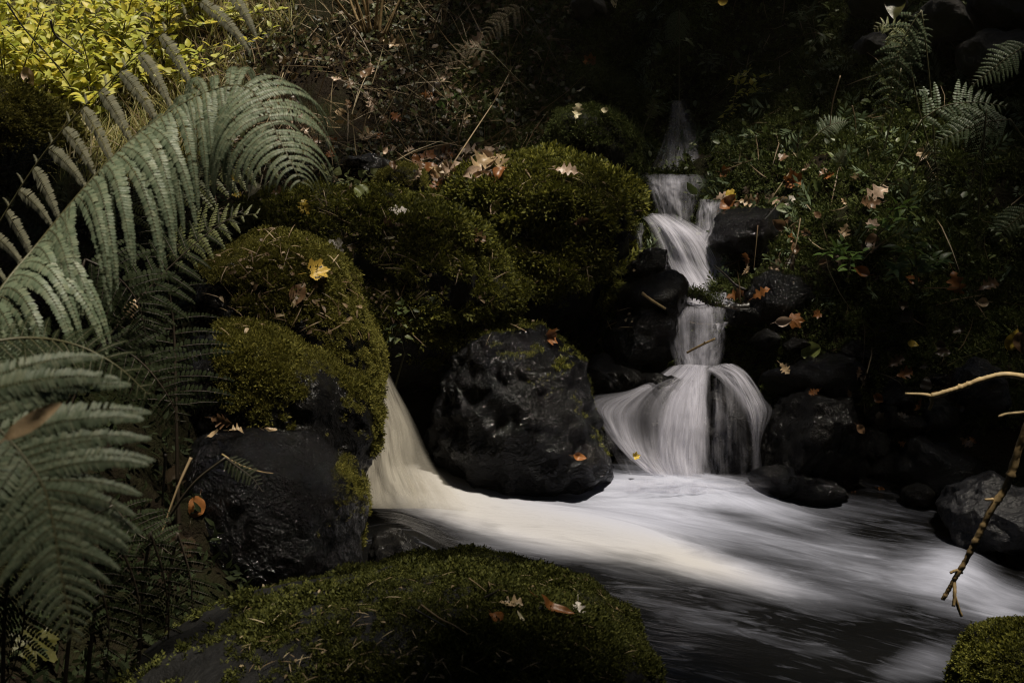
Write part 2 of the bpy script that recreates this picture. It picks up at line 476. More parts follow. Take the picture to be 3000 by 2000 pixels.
def ground(x, y):
    x = np.asarray(x, float); y = np.asarray(y, float)
    i = np.clip(np.searchsorted(xs, x) - 1, 0, len(xs) - 2); j = np.clip(np.searchsorted(ys, y) - 1, 0, len(ys) - 2)
    fx = np.clip((x - xs[i]) / (xs[i + 1] - xs[i]), 0, 1); fy = np.clip((y - ys[j]) / (ys[j + 1] - ys[j]), 0, 1)
    return (GZ[j, i] * (1 - fx) + GZ[j, i + 1] * fx) * (1 - fy) + (GZ[j + 1, i] * (1 - fx) + GZ[j + 1, i + 1] * fx) * fy


def ground_n(x, y):
    e = 0.06
    return nrm(np.c_[-(ground(x + e, y) - ground(x - e, y)) / (2 * e), -(ground(x, y + e) - ground(x, y - e)) / (2 * e), np.ones(len(x))])


def grid_faces(ny, nx):
    i = np.arange(ny - 1)[:, None] * nx + np.arange(nx - 1)[None]
    return np.stack([i, i + 1, i + nx + 1, i + nx], -1).reshape(-1, 4)


GV = np.c_[gp, gz]; GF = grid_faces(len(ys), len(xs))
tag(obj('ground', GV, GF, M['soil']), kind='structure')

SOLID_V, SOLID_F, solid_n = [], [], 0


def solid(V, F):
    global solid_n
    F = np.asarray(F)
    if F.shape[1] == 4: F = np.vstack([F[:, [0, 1, 2]], F[:, [0, 2, 3]]])
    SOLID_V.append(np.asarray(V, float)); SOLID_F.append(F + solid_n); solid_n += len(V)


sel = (gp[:, 0] > -6) & (gp[:, 0] < 6) & (gp[:, 1] > 0) & (gp[:, 1] < 13)
idx = -np.ones(len(gp), int); idx[sel] = np.arange(sel.sum())
fk = (idx[GF] >= 0).all(1)
solid(GV[sel], idx[GF[fk]])

# ------------------------------------------------------------------ boulders
def ico(sub):
    import bmesh
    b = bmesh.new(); bmesh.ops.create_icosphere(b, subdivisions=sub, radius=1.0)
    V = np.array([v.co[:] for v in b.verts]); F = np.array([[v.index for v in f.verts] for f in b.faces]); b.free()
    return V, F


ICO = {s: ico(s) for s in (4, 5, 6)}


def boulder(label, outline, y, depth, mt, moss=None, moss_kw=None, sub=6, rough=0.05, fine=0.012, seed=1, expo=2.4, name='boulder', cat='boulder', group=None, tilt=0.0, ridge=None, cuts=None):
    o = np.array([P(a, b, y) for a, b in outline]); c = o.mean(0)
    U = UPV + tilt * FWD; U = U / np.linalg.norm(U); Fd = np.cross(U, RGT) * 1.0
    if Fd[1] < 0: Fd = -Fd
    q = o - c; a2 = q @ RGT; b2 = q @ UPV
    th = np.arctan2(b2, a2); r = np.hypot(a2, b2); k_ = np.argsort(th); th, r = th[k_], r[k_]
    tt = np.linspace(-math.pi, math.pi, 361)
    rr = np.interp(tt, np.r_[th - 2 * math.pi, th, th + 2 * math.pi], np.r_[r, r, r])
    ker = np.exp(-np.linspace(-2, 2, 13) ** 2); ker /= ker.sum()
    rr = np.convolve(np.r_[rr[-7:-1], rr, rr[1:7]], ker, 'valid')
    D, F = ICO[sub]
    rho = np.hypot(D[:, 0], D[:, 1]); cz = D[:, 2]
    s = (np.abs(rho) ** expo + np.abs(cz) ** expo) ** (-1 / expo)
    ang = np.arctan2(D[:, 1], D[:, 0]); R = np.interp(ang, tt, rr)
    size = r.mean()
    if cuts is None: cuts = 0 if moss else 16
    if cuts:
        rc = np.random.default_rng(seed + 900); Q = D * s[:, None]
        for pn in nrm(rc.normal(size=(cuts, 3))):
            tq = Q @ pn - rc.uniform(.66, .9); Q = Q - np.maximum(tq, 0)[:, None] * pn * .92
        Q *= 1.07
    else: Q = D * s[:, None]
    D_, s_ = D, s; D, s = Q, np.ones(len(Q)); cz = Q[:, 2]
    V = c + (D[:, 0] * s * R)[:, None] * RGT + (D[:, 1] * s * R)[:, None] * U + (cz * s * depth)[:, None] * Fd
    dn = nrm(V - c)
    V = V + dn * (size * rough * fbm((V - c) / size * 2.2 + seed * 7.1, 4, seed) + fine * fbm((V - c) * 14 + seed, 4, seed + 3))[:, None] * 1.0
    if ridge is None: ridge = 0.05 if moss else 0.06
    q3 = (V - c) / size * 1.7 + seed * 3.3
    V = V - dn * (size * ridge * (np.abs(fbm(q3, 3, seed + 40)) * 1.4 + .5 * np.abs(vnoise(q3 * 2.7, seed + 45))))[:, None]
    V = V + dn * size * ridge * 0.45
    # normals
    fn = np.cross(V[F[:, 1]] - V[F[:, 0]], V[F[:, 2]] - V[F[:, 0]]); fa = np.linalg.norm(fn, axis=1); fnn = fn / np.maximum(fa, 1e-12)[:, None]
    if (fnn * (V[F].mean(1) - c)).sum() < 0: F = F[:, ::-1]; fnn = -fnn
    solid(V, F)
    if not moss:
        ob = obj(name, V, F, mt); tag(ob, label, cat, group); return ob
    e = empty(name, (c[0], c[1], V[:, 2].min()), label, cat, group)
    obj('rock', V, F, mt, e)
    kw = dict(n=20000, L=0.03, thr=0.2, nl=5, droop=0.0, spread=0.7, front=None, noise=0.5, lw=0.16)
    kw.update(moss_kw or {})
    r_ = np.random.default_rng(seed + 100)
    pr = fa / fa.sum(); pick = r_.choice(len(F), size=kw['n'] * 4, p=pr)
    w = r_.dirichlet((1, 1, 1), size=len(pick)); pos = (V[F[pick]] * w[:, :, None]).sum(1); nn = fnn[pick]
    px, py, f = proj(pos)
    vis = (nn * (CAM - pos)).sum(1) > -0.35 * f            # leave the far side bare
    cov = nn[:, 2] + kw['noise'] * fbm(pos * 3.5 + seed, 3, seed + 9) > kw['thr']
    if kw['front'] is not None: cov &= kw['front'](px, py, pos)
    inframe = (px > -150) & (px < 3150) & (py > -150) & (py < 2150)
    kp = np.where(vis & cov & inframe)[0][:kw['n']]
    clump = 0.8 + 0.45 * fbm(pos[kp] * 16, 2, seed + 20) + 0.35 * fbm(pos[kp] * 5, 2, seed + 21)
    V2, F2 = sprigs(pos[kp], nn[kp], kw['L'] * clump.clip(0.4, 1.5), kw['nl'], kw['spread'], kw['droop'], kw['lw'], seed=seed)
    obj('moss', V2, F2, moss, e, smooth=False)
    return e


boulder('big moss covered boulder across the foreground with brown leaves and needles on it',
        [(420, 1930), (530, 1835), (700, 1775), (900, 1748), (1030, 1722), (1150, 1700), (1300, 1690), (1480, 1685), (1640, 1720), (1750, 1770), (1860, 1850), (1915, 1940), (1935, 2050), (1900, 2350), (1600, 2500), (1200, 2550), (700, 2500), (380, 2250)],
        2.75, 0.62, M['rock_dark'], M['moss_olive'], dict(n=70000, L=0.019, thr=0.25, spread=0.85, nl=5, lw=0.22, front=lambda px, py, p: px + (py - 1750) * 1.0 + 380 * fbm(p * 7, 3, 3) + 380 * fbm(p * 60, 2, 4) > 950), rough=0.03, fine=0.008, seed=1)
boulder('dark boulder with a shiny wet flat top beside the left cascade, below two mossy ones',
        [(590, 1265), (680, 1245), (800, 1245), (900, 1262), (980, 1320), (1040, 1390), (1062, 1450), (1060, 1560), (1062, 1650), (1048, 1710), (1000, 1770), (850, 1830), (650, 1850), (540, 1750), (530, 1500), (550, 1350)],
        3.9, 0.42, M['rock_glint'], M['moss_gold'], dict(n=14000, L=0.016, thr=0.25, front=lambda px, py, p: (px > 975 + (1400 - py) * 0.2 + 40 * fbm(p * 8, 2, 3)) & (py < 1600)), seed=2, rough=0.03, expo=2.3, ridge=.02)
boulder('dark rounded boulder with mossy shoulder, its lower end overhanging the left cascade',
        [(530, 1000), (600, 965), (700, 945), (800, 965), (900, 1010), (1000, 1080), (1080, 1150), (1120, 1205), (1116, 1290), (1085, 1360), (1050, 1398), (970, 1370), (800, 1360), (600, 1320), (500, 1170)],
        4.3, 0.42, M['rock_wet'], M['moss_gold'], dict(n=26000, L=0.026, thr=0.45, spread=.9, front=lambda px, py, p: (px > 640) & (py < 1330)), seed=3, rough=0.04)
boulder('boulder with a sunlit golden moss cap and a yellow spotted leaf on it',
        [(600, 780), (680, 715), (770, 690), (850, 700), (950, 745), (1020, 800), (1055, 880), (1092, 960), (1116, 1060), (1124, 1150), (1105, 1220), (980, 1180), (800, 1100), (620, 980), (570, 880)],
        4.8, 0.45, M['rock_wet'], M['moss_gold'], dict(n=40000, L=0.027, thr=0.30, spread=.9, noise=0.35, front=lambda px, py, p: py < 900 + (px - 700) * 0.9), seed=4, rough=0.055)
boulder('broad mossy boulder in the middle, strewn with stalks and pale leaves',
        [(690, 660), (790, 600), (900, 568), (1050, 556), (1200, 570), (1300, 610), (1400, 660), (1462, 710), (1502, 770), (1522, 850), (1510, 930), (1450, 1040), (1200, 1150), (1000, 1130), (820, 950), (700, 780)],
        5.9, 0.62, M['rock_dark'], M['moss_green'], dict(n=46000, L=0.044, thr=-0.1, noise=0.8, spread=0.9, droop=0.35, nl=6), seed=5, rough=0.10)
boulder('boulder wearing the brightest green feathery moss, just left of the upper cascade',
        [(1270, 580), (1340, 510), (1420, 482), (1560, 475), (1700, 480), (1780, 510), (1832, 545), (1866, 592), (1852, 660), (1830, 760), (1800, 900), (1700, 1050), (1500, 1080), (1350, 900), (1270, 720)],
        6.5, 0.62, M['rock_dark'], M['moss_green'], dict(n=52000, L=0.055, thr=0.0, noise=0.75, spread=0.95, droop=0.5, nl=6), seed=6, rough=0.09)  # moss thinned on the face, so bare dark rock stands in for shade
boulder('small dark mossy boulder with a cream oak leaf on top, behind the bright one',
        [(1610, 410), (1625, 352), (1680, 320), (1740, 325), (1810, 350), (1846, 392), (1862, 450), (1850, 530), (1640, 530), (1605, 470)],
        7.3, 0.35, M['rock_dark'], M['moss_dark'], dict(n=12000, L=0.035, thr=-0.2, noise=0.7, spread=0.8), sub=5, seed=7)
boulder('wet black rippled boulder with a thin moss cap between the two lower cascades',
        [(1290, 1130), (1340, 1030), (1400, 978), (1500, 955), (1580, 965), (1640, 1000), (1690, 1060), (1722, 1130), (1742, 1210), (1770, 1310), (1800, 1400), (1620, 1460), (1400, 1440), (1290, 1350), (1265, 1240)],
        5.35, 0.45, M['rock_glint'], M['moss_green'], ridge=.09, moss_kw=dict(n=14000, L=0.024, thr=0.66, noise=0.5, front=lambda px, py, p: (px > 1290 + 60 * fbm(p * 9, 2, 4)) & (py < 1080 + (px - 1500) * 0.9)), seed=8, rough=0.06, fine=0.024)
boulder('low mossy mound at the left edge under the sunlit brambles',
        [(-90, 280), (0, 258), (90, 278), (150, 322), (182, 380), (190, 470), (100, 560), (-80, 560), (-180, 420)],
        6.4, 0.5, M['rock_dark'], M['moss_gold'], dict(n=16000, L=0.045, thr=-0.3), sub=5, seed=9)
boulder('little mossy stone among the leaves at the left rear of the bright moss boulder',
        [(1095, 560), (1130, 505), (1190, 485), (1240, 510), (1256, 570), (1180, 610)], 6.75, 0.2, M['rock_dark'], M['moss_gold'], dict(n=4000, L=0.025, thr=0.0), sub=5, seed=10)
boulder('wet grey stone in the leaf litter left of the little mossy stone',
        [(990, 500), (1040, 462), (1110, 458), (1150, 490), (1130, 530), (1040, 535)], 7.0, 0.2, M['rock_wet'], sub=5, seed=11, name='stone', cat='stone')
boulder('wedge shaped black rock standing at the left foot of the upper cascade',
        [(1820, 800), (1870, 762), (1938, 732), (1958, 738), (1968, 800), (1962, 835), (1850, 840)], 6.1, 0.2, M['rock_wet'], sub=5, seed=12, name='rock', cat='rock')
boulder('flat wet black ledge rock left of the pool between the two cascades',
        [(1790, 850), (1880, 812), (2000, 818), (2018, 850), (2005, 900), (1900, 930), (1800, 920)], 5.95, 0.24, M['rock_wet'], sub=5, seed=13, name='rock', cat='rock')
boulder('rough glinting black rock face left of the lower cascade',
        [(1790, 960), (1830, 905), (1880, 885), (1930, 888), (1962, 925), (1955, 1000), (1945, 1075), (1820, 1100), (1785, 1040)], 5.85, 0.22, M['rock_glint'], sub=5, seed=14, name='rock', cat='rock', fine=0.02)
boulder('low glinting stone on the dark shelf left of the spreading water',
        [(1690, 1110), (1720, 1070), (1800, 1058), (1850, 1085), (1830, 1130), (1740, 1140)], 5.7, 0.2, M['rock_glint'], sub=5, seed=15, name='stone', cat='stone')
boulder('dark rock showing through the veil of the lower cascade',
        [(2060, 1190), (2090, 1112), (2130, 1085), (2180, 1110), (2222, 1180), (2242, 1300), (2235, 1430), (2060, 1440), (2045, 1300)], 5.4, 0.2, M['rock_wet'], sub=5, seed=16, name='rock', cat='rock')
boulder('hidden rock that spreads the lower cascade into a fan',
        [(1760, 1220), (1850, 1140), (1990, 1085), (2080, 1100), (2090, 1250), (2070, 1440), (1840, 1440), (1800, 1320)], 5.55, 0.25, M['rock_wet'], sub=5, seed=17, name='rock', cat='rock')
boulder('square dark block of rock beside the foot of the lower cascade, on its right',
        [(2205, 1235), (2260, 1200), (2330, 1170), (2420, 1155), (2490, 1180), (2525, 1260), (2515, 1380), (2455, 1440), (2230, 1440), (2205, 1340)], 5.25, 0.32, M['rock_wet'], seed=18, name='rock', cat='rock', expo=3.5, fine=0.018)
boulder('wet ledge glinting with trickling water above the square dark block',
        [(2220, 1115), (2300, 1072), (2400, 1050), (2500, 1060), (2545, 1092), (2500, 1140), (2350, 1165), (2250, 1170)], 5.55, 0.35, M['rock_glint'], sub=5, seed=19, name='rock', cat='rock', fine=0.02)
boulder('flat black slab lying in the water edge below the square dark block',
        [(2183, 1378), (2260, 1368), (2350, 1375), (2430, 1395), (2472, 1430), (2445, 1460), (2300, 1450), (2220, 1418)], 5.05, 0.18, M['rock_glint'], sub=5, seed=20, name='rock', cat='rock', fine=0.012)
boulder('ribbed wet black boulder on the far edge of the stream, right of the slab',
        [(2622, 1370), (2660, 1312), (2710, 1285), (2780, 1290), (2832, 1320), (2862, 1380), (2850, 1460), (2740, 1470), (2630, 1450)], 5.1, 0.25, M['rock_glint'], sub=5, seed=21, fine=0.02)
boulder('wet grey boulder standing in the stream behind the hanging branch',
        [(2768, 1545), (2790, 1470), (2830, 1422), (2900, 1390), (2980, 1398), (3050, 1450), (3090, 1560), (3010, 1640), (2850, 1640), (2775, 1600)], 4.6, 0.3, M['rock_grey'], seed=22, fine=0.012)
boulder('upright grey stone with a pale worn face behind the pale twig',
        [(2788, 1105), (2830, 1055), (2900, 1045), (2922, 1080), (2928, 1150), (2922, 1198), (2840, 1205), (2818, 1160)], 5.3, 0.15, M['rock_grey'], sub=5, seed=23, name='stone', cat='stone', expo=3.5)
boulder('shiny black rock with leaves on top, right beside the upper cascade',
        [(2088, 690), (2110, 622), (2160, 605), (2220, 612), (2290, 640), (2312, 690), (2290, 760), (2150, 760), (2095, 730)], 6.45, 0.25, M['rock_glint'], sub=5, seed=24, name='rock', cat='rock')
boulder('wet brown black rock behind the fallen branch at the right of the falls',
        [(2188, 860), (2200, 802), (2250, 788), (2290, 810), (2380, 822), (2402, 870), (2360, 960), (2200, 940)], 6.0, 0.25, M['rock_glint'], sub=5, seed=25, name='rock', cat='rock', fine=0.02)
boulder('smooth dark boulder washed over by the stream beside the left cascade',
        [(1070, 1635), (1095, 1580), (1150, 1566), (1220, 1588), (1280, 1640), (1320, 1700), (1200, 1740), (1080, 1720)], 4.3, 0.22, M['rock_wet'], sub=5, seed=26)
boulder('mossy boulder in the bottom right corner at the water edge',
        [(2830, 2080), (2850, 1990), (2905, 1915), (3000, 1865), (3110, 1850), (3250, 1910), (3280, 2150), (3100, 2300), (2850, 2250)], 3.15, 0.35, M['rock_dark'], M['moss_green'], dict(n=16000, L=0.02, thr=0.0, lw=0.22), seed=27)
boulder('small rounded stone at the far water edge below the ribbed boulder',
        [(2630, 1450), (2660, 1425), (2720, 1424), (2750, 1450), (2720, 1478), (2650, 1478)], 4.95, 0.09, M['rock_wet'], sub=4, seed=28, name='stone', cat='stone')
boulder('pebble sized stone at the far water edge next to orange leaves',
        [(2420, 1452), (2440, 1432), (2470, 1432), (2482, 1455), (2460, 1470), (2430, 1470)], 5.0, 0.07, M['rock_wet'], sub=4, seed=29, name='stone', cat='stone')
boulder('dark stone low in the bank behind the ribbed boulder',
        [(2700, 1240), (2740, 1180), (2800, 1180), (2830, 1260), (2760, 1290)], 5.4, 0.15, M['rock_dark'], sub=5, seed=30, name='stone', cat='stone')
for lab, ol, y, sd in [('lichen grey block low in the wall between the two rear ferns', [(2685, 60), (2705, 15), (2790, 5), (2850, 60), (2842, 112), (2800, 112), (2725, 132), (2692, 90)], 7.5, 31),
                       ('mossy rounded block under the corner stone of the wall', [(2802, 150), (2850, 92), (2940, 84), (3030, 110), (3050, 185), (2960, 212), (2820, 200)], 7.3, 32),
                       ('corner stone in the upper right of the wall', [(2860, 0), (2870, -70), (3000, -80), (3080, 0), (3060, 80), (2960, 76), (2880, 70)], 7.4, 33),
                       ('small grey wall stone with a dark gap beside it', [(2505, 160), (2510, 112), (2550, 105), (2575, 140), (2560, 180), (2520, 185)], 7.7, 34),
                       ('block at the very top of the wall above the long fern', [(2480, 30), (2500, -30), (2600, -40), (2660, 10), (2630, 62), (2540, 64)], 7.9, 35),
                       ('pale wall stone at the top behind the dark rear bank', [(1650, 40), (1680, 5), (1780, 8), (1800, 40), (1740, 60)], 8.7, 36)]:
    boulder(lab, ol, y, 0.25, M['rock_wall'], sub=5, seed=sd, name='stone', cat='stone', expo=3.2, group='stones of the old wall in the bank')

rs = np.random.default_rng(55)
for q in range(22):
    bx_, by_ = [(1690, 1400), (1830, 1110), (2540, 1440), (2600, 1380), (2560, 1300), (2660, 1240), (2480, 1160), (2890, 1330), (2620, 1160), (2960, 1260), (2740, 1120), (2440, 1090), (2580, 1230), (2680, 1330), (2920, 1240), (2820, 1250), (2180, 930), (2240, 1000), (1760, 1290), (2330, 1010), (2350, 1460), (2500, 1030)][q]
    yy_ = 5.25 + (1400 - by_) * 0.0012; w_ = rs.uniform(38, 75); h_ = w_ * rs.uniform(.5, .8)
    ol_ = [(bx_ + w_ * math.cos(a) * rs.uniform(.75, 1.15), by_ - h_ * math.sin(a) * rs.uniform(.75, 1.15)) for a in np.linspace(0, 2 * math.pi, 9)[:-1]]
    boulder('small wet dark stone lodged among the bigger rocks by the falls', ol_, yy_, .08 + w_ * .0008, M['rock_wet'], sub=4, seed=400 + q, expo=2.8, name='stone', cat='stone', group='small dark stones lodged in the far shore')

BVH = BVHTree.FromPolygons([tuple(v) for v in np.vstack(SOLID_V)], [tuple(f) for f in np.vstack(SOLID_F).tolist()])


def hit(px, py):
    d = nrm(ray(px, py)); h = BVH.ray_cast(Vector(CAM), Vector(d))
    if h[0] is None: return P(px, py, 7.0), np.array([0, 0, 1.0])
    n = np.array(h[1]); n = n if n @ d < 0 else -n
    return np.array(h[0]), n


# ------------------------------------------------------------------ the stream
wx = np.arange(-1.3, 6.0, 0.022); wy = np.arange(2.0, 5.75, 0.022)
X, Y = np.meshgrid(wx, wy); wp = np.c_[X.ravel(), Y.ravel(), np.zeros(X.size)]
px, py, _f = proj(wp)
FLOW = nrm(np.array([0.90, -0.44])); PERP = np.array([-FLOW[1], FLOW[0]])
# the current bends: from straight down stream at the right to steeper at the left fall
fs = wp[:, :2] @ FLOW; ft = wp[:, :2] @ PERP
ft = ft + 0.10 * np.sin(fs * 1.3)
def splat(cx, cy, rx, ry, ang, w):
    a = math.radians(ang); dx = px - cx; dy = py - cy
    u = (dx * math.cos(a) + dy * math.sin(a)) / rx; v = (-dx * math.sin(a) + dy * math.cos(a)) / ry
    return w * np.exp(-(u * u + v * v))
foam = np.full(len(wp), 0.0)
for s in [(1180, 1440, 260, 70, 10, 0.7), (1400, 1490, 300, 75, 16, 0.75), (1750, 1580, 330, 75, 14, 0.75), (2050, 1640, 280, 55, 16, 0.6), (2300, 1720, 260, 40, 14, 0.35),
          (1950, 1445, 260, 55, 4, 0.75), (2150, 1470, 220, 50, 8, 0.5), (2350, 1530, 220, 40, 14, 0.28), (2500, 1640, 300, 60, 12, 0.42), (2800, 1660, 100, 55, 10, 0.6),
          (2850, 1740, 280, 65, 10, 0.5), (2950, 1800, 180, 40, 8, 0.35), (2700, 1950, 190, 60, -22, 0.32), (1130, 1690, 170, 36, 4, 0.42), (1900, 1760, 140, 40, 14, 0.14),
          (1880, 1500, 260, 50, 10, 0.4), (2100, 1560, 240, 45, 12, 0.3), (1700, 1440, 160, 40, 8, 0.25), (2500, 1480, 200, 30, 6, 0.18)]:
    foam = foam + 0.92 * splat(*s)
foam -= splat(1190, 1610, 130, 55, 20, 0.7) + splat(1500, 1665, 280, 30, 6, 0.25) + splat(2100, 1900, 500, 110, 10, 0.12) + splat(1600, 1400, 150, 26, 10, 0.3)
foam -= splat(2520, 1560, 160, 26, 5, 0.14) + splat(2650, 1680, 160, 25, 14, 0.14)
tanw = np.clip(splat(1150, 1400, 330, 120, 10, 1.0) + splat(1700, 1600, 450, 50, 14, 0.6) + splat(2050, 1650, 200, 40, 14, 0.5), 0, 1)
fl = np.c_[fs * 1.1, ft * 4.5, np.zeros(len(fs))]
wz = 0.012 * fbm(fl, 4, 41) * (0.4 + foam) + 0.016 * fbm(np.c_[fs * 1.2, ft * 1.8, np.zeros(len(fs))], 2, 43)
wz += splat(1250, 1440, 200, 60, 12, 0.06) + splat(2000, 1445, 220, 45, 4, 0.045) + splat(2800, 1670, 120, 60, 8, 0.035) + splat(1185, 1600, 140, 60, 20, 0.075) + splat(1750, 1570, 300, 60, 14, 0.03)
wz -= splat(1500, 1680, 300, 40, 6, 0.03)
tag(obj('water', np.c_[wp[:, :2], wz], grid_faces(len(wy), len(wx)), M['water'], attrs={'foam': np.clip(foam, 0, 1.3), 'tan': tanw}, uv=np.c_[fs, ft]), kind='structure')


def sheet(rows, dens, nu=56, nv=90, layers=3, off=0.022, seed=1, wob=0.02):
    """falling water: rows of (px, py, y) points from lip to foot, a density for each, laid down as several torn veils"""
    R = np.array([[P(*q) for q in r] for r in rows])          # rows x cols x 3
    dens = np.array(dens, float)
    a = np.array([catmull(R[:, j], nv) for j in range(R.shape[1])])      # cols x nv x 3
    gridp = np.array([catmull(a[:, i], nu) for i in range(nv)])          # nv x nu x 3
    dj = np.array([np.interp(np.linspace(0, 1, nv), np.linspace(0, 1, len(rows)), dens[:, j]) for j in range(dens.shape[1])])
    dg = np.array([np.interp(np.linspace(0, 1, nu), np.linspace(0, 1, dens.shape[1]), dj[:, i]) for i in range(nv)])
    Vs, Fs, As, Us = [], [], [], []
    for l in range(layers):
        Vv = gridp.reshape(-1, 3).copy()
        uu, vv = np.meshgrid(np.linspace(0, 1, nu), np.linspace(0, 1, nv))
        w = fbm(np.c_[uu.ravel() * 6 + 3 * l, vv.ravel() * 3, np.full(nu * nv, l * 5.0)], 3, seed + l)
        Vv += np.array([0, -1, 0.45]) * (off * l + wob * w)[:, None]
        Vv[:, 0] += 0.4 * wob * fbm(np.c_[uu.ravel() * 3, vv.ravel() * 2, np.full(nu * nv, l * 9.0)], 2, seed + 30 + l)
        edge = np.clip(np.minimum(uu, 1 - uu).ravel() * (4.5 + 1.5 * l) + 0.3 * w, 0, 1); edge = edge * edge * (3 - 2 * edge)
        Us.append(np.c_[uu.ravel() + l * 1.37 + seed, vv.ravel() + l * 0.7])
        tear = 1 + 0.75 * fbm(np.c_[uu.ravel() * 5.5 + 11 * l + seed, vv.ravel() * 2.2, np.full(nu * nv, seed * 1.7)], 3, seed + 60)
        Vs.append(Vv); As.append(dg.ravel() * edge * tear.clip(0.2, 1.6) * (0.95 if l == 0 else 0.6)); Fs.append(grid_faces(nv, nu) + l * nu * nv)
    return np.vstack(Vs), np.vstack(Fs), np.concatenate(As), np.vstack(Us)


def fall(parent, name, mt, rows, dens, **kw):
    V, F, A, U = sheet(rows, dens, **kw)
    return obj(name, V, F, mt, parent, attrs={'dens': A}, uv=U)


c = P(2000, 880, 6.2)
e = empty('cascade', c, 'upper white cascade tumbling over steps beside the brightest green moss', 'waterfall')
fall(e, 'veil', M['fall'], [[(1880, 512, 7.25), (1960, 515, 7.2), (2060, 516, 7.2)], [(1890, 535, 7.1), (1965, 540, 7.05), (2065, 540, 7.1)], [(1905, 580, 7.05), (1970, 590, 7.0), (2050, 590, 7.05)],
     [(1920, 650, 7.0), (1980, 660, 6.95), (2040, 660, 7.0)]], [[.15, .7, .2], [.6, .8, .3], [.55, .7, .25], [.6, .6, .15]], seed=1, layers=2)
fall(e, 'veil', M['fall'], [[(2040, 580, 6.9), (2075, 590, 6.9), (2125, 595, 6.9)], [(2040, 620, 6.82), (2075, 620, 6.8), (2115, 615, 6.8)], [(2035, 665, 6.75), (2070, 670, 6.72), (2100, 670, 6.75)],
     [(2030, 700, 6.65), (2060, 710, 6.6), (2100, 710, 6.65)]], [[0, .3, .1], [.3, .6, .6], [.25, .7, .4], [.5, .6, .2]], seed=2, layers=2, nu=40)
fall(e, 'veil', M['fall'], [[(1878, 640, 6.75), (1925, 630, 6.78), (1990, 640, 6.72)], [(1895, 660, 6.66), (1965, 670, 6.6), (2080, 690, 6.58)], [(1915, 720, 6.56), (2000, 720, 6.5), (2110, 730, 6.5)],
     [(1925, 780, 6.5), (2030, 780, 6.42), (2135, 790, 6.4)], [(1960, 825, 6.4), (2060, 830, 6.3), (2165, 835, 6.3)], [(2000, 860, 6.25), (2080, 870, 6.15), (2190, 868, 6.2)], [(2000, 890, 6.15), (2080, 900, 6.05), (2185, 890, 6.1)]],
     [[.15, .35, .2], [.6, .8, .6], [.5, .85, .75], [.35, .95, .7], [.6, 1.1, .85], [1.3, 1.5, 1.3], [1.2, 1.4, 1.1]], seed=3, nu=70)
fall(e, 'trickle', M['fall'], [[(1862, 655, 6.7), (1875, 655, 6.7), (1885, 660, 6.7)], [(1862, 700, 6.6), (1876, 700, 6.6), (1886, 700, 6.6)], [(1865, 750, 6.5), (1876, 750, 6.5), (1886, 750, 6.5)]], [[.1, .3, .1], [.15, .3, .15], [0, .1, 0]], seed=4, layers=1, nu=16)
fall(e, 'veil', M['fall'], [[(2100, 720, 6.4), (2140, 735, 6.4), (2180, 750, 6.4)], [(2110, 780, 6.35), (2160, 790, 6.35), (2210, 800, 6.35)], [(2130, 850, 6.3), (2175, 850, 6.3), (2210, 850, 6.3)]], [[.2, .1, 0], [.2, .12, .03], [.2, .2, .05]], seed=5, layers=1, nu=30)

c = P(2000, 1400, 5.2)
e = empty('cascade', c, 'lower white cascade spreading like a fan over a dark rock into the stream', 'waterfall')
fall(e, 'chute', M['fall'], [[(1945, 905, 6.05), (2020, 900, 6.0), (2110, 895, 6.0)], [(1945, 925, 5.9), (2020, 920, 5.85), (2120, 915, 5.9)], [(1955, 975, 5.8), (2020, 975, 5.78), (2125, 970, 5.8)],
     [(1965, 1030, 5.75), (2020, 1030, 5.72), (2115, 1030, 5.75)], [(1975, 1075, 5.7), (2025, 1080, 5.65), (2105, 1075, 5.7)]],
     [[.4, .7, .6], [.55, .95, .6], [.3, .9, .4], [.25, 1.0, .55], [.4, 1, .6]], seed=6, nu=60)
fall(e, 'trickle', M['fall'], [[(2085, 950, 5.72), (2105, 945, 5.7), (2130, 945, 5.72)], [(2080, 985, 5.66), (2100, 985, 5.64), (2118, 985, 5.66)], [(2075, 1040, 5.62), (2090, 1050, 5.6), (2105, 1050, 5.62)]], [[.3, .7, .7], [.3, .5, .5], [.1, .2, .1]], seed=7, layers=1, nu=20)
# the fan: left lobe, middle strand, right arm
FX = [[1960, 1990, 2010, 2040, 2080], [1908, 1940, 1982, 2030, 2080], [1832, 1860, 1925, 2000, 2078], [1712, 1790, 1890, 1985, 2078], [1742, 1805, 1890, 1985, 2075], [1790, 1840, 1905, 1985, 2070], [1850, 1890, 1935, 1995, 2065], [1930, 1955, 1975, 2010, 2060]]
FY = [[1075, 1072, 1070, 1072, 1075], [1112, 1108, 1102, 1102, 1105], [1147, 1150, 1150, 1150, 1150], [1168, 1200, 1210, 1210, 1210], [1226, 1262, 1280, 1280, 1280], [1290, 1325, 1335, 1340, 1345], [1346, 1375, 1385, 1390, 1395], [1400, 1420, 1425, 1425, 1425]]
FD = [[5.66, 5.63, 5.6, 5.58, 5.6], [5.56, 5.52, 5.48, 5.46, 5.5], [5.48, 5.42, 5.38, 5.36, 5.38], [5.44, 5.36, 5.3, 5.28, 5.3], [5.36, 5.29, 5.25, 5.23, 5.25], [5.27, 5.22, 5.19, 5.18, 5.2], [5.18, 5.15, 5.13, 5.12, 5.14], [5.11, 5.09, 5.08, 5.08, 5.1]]
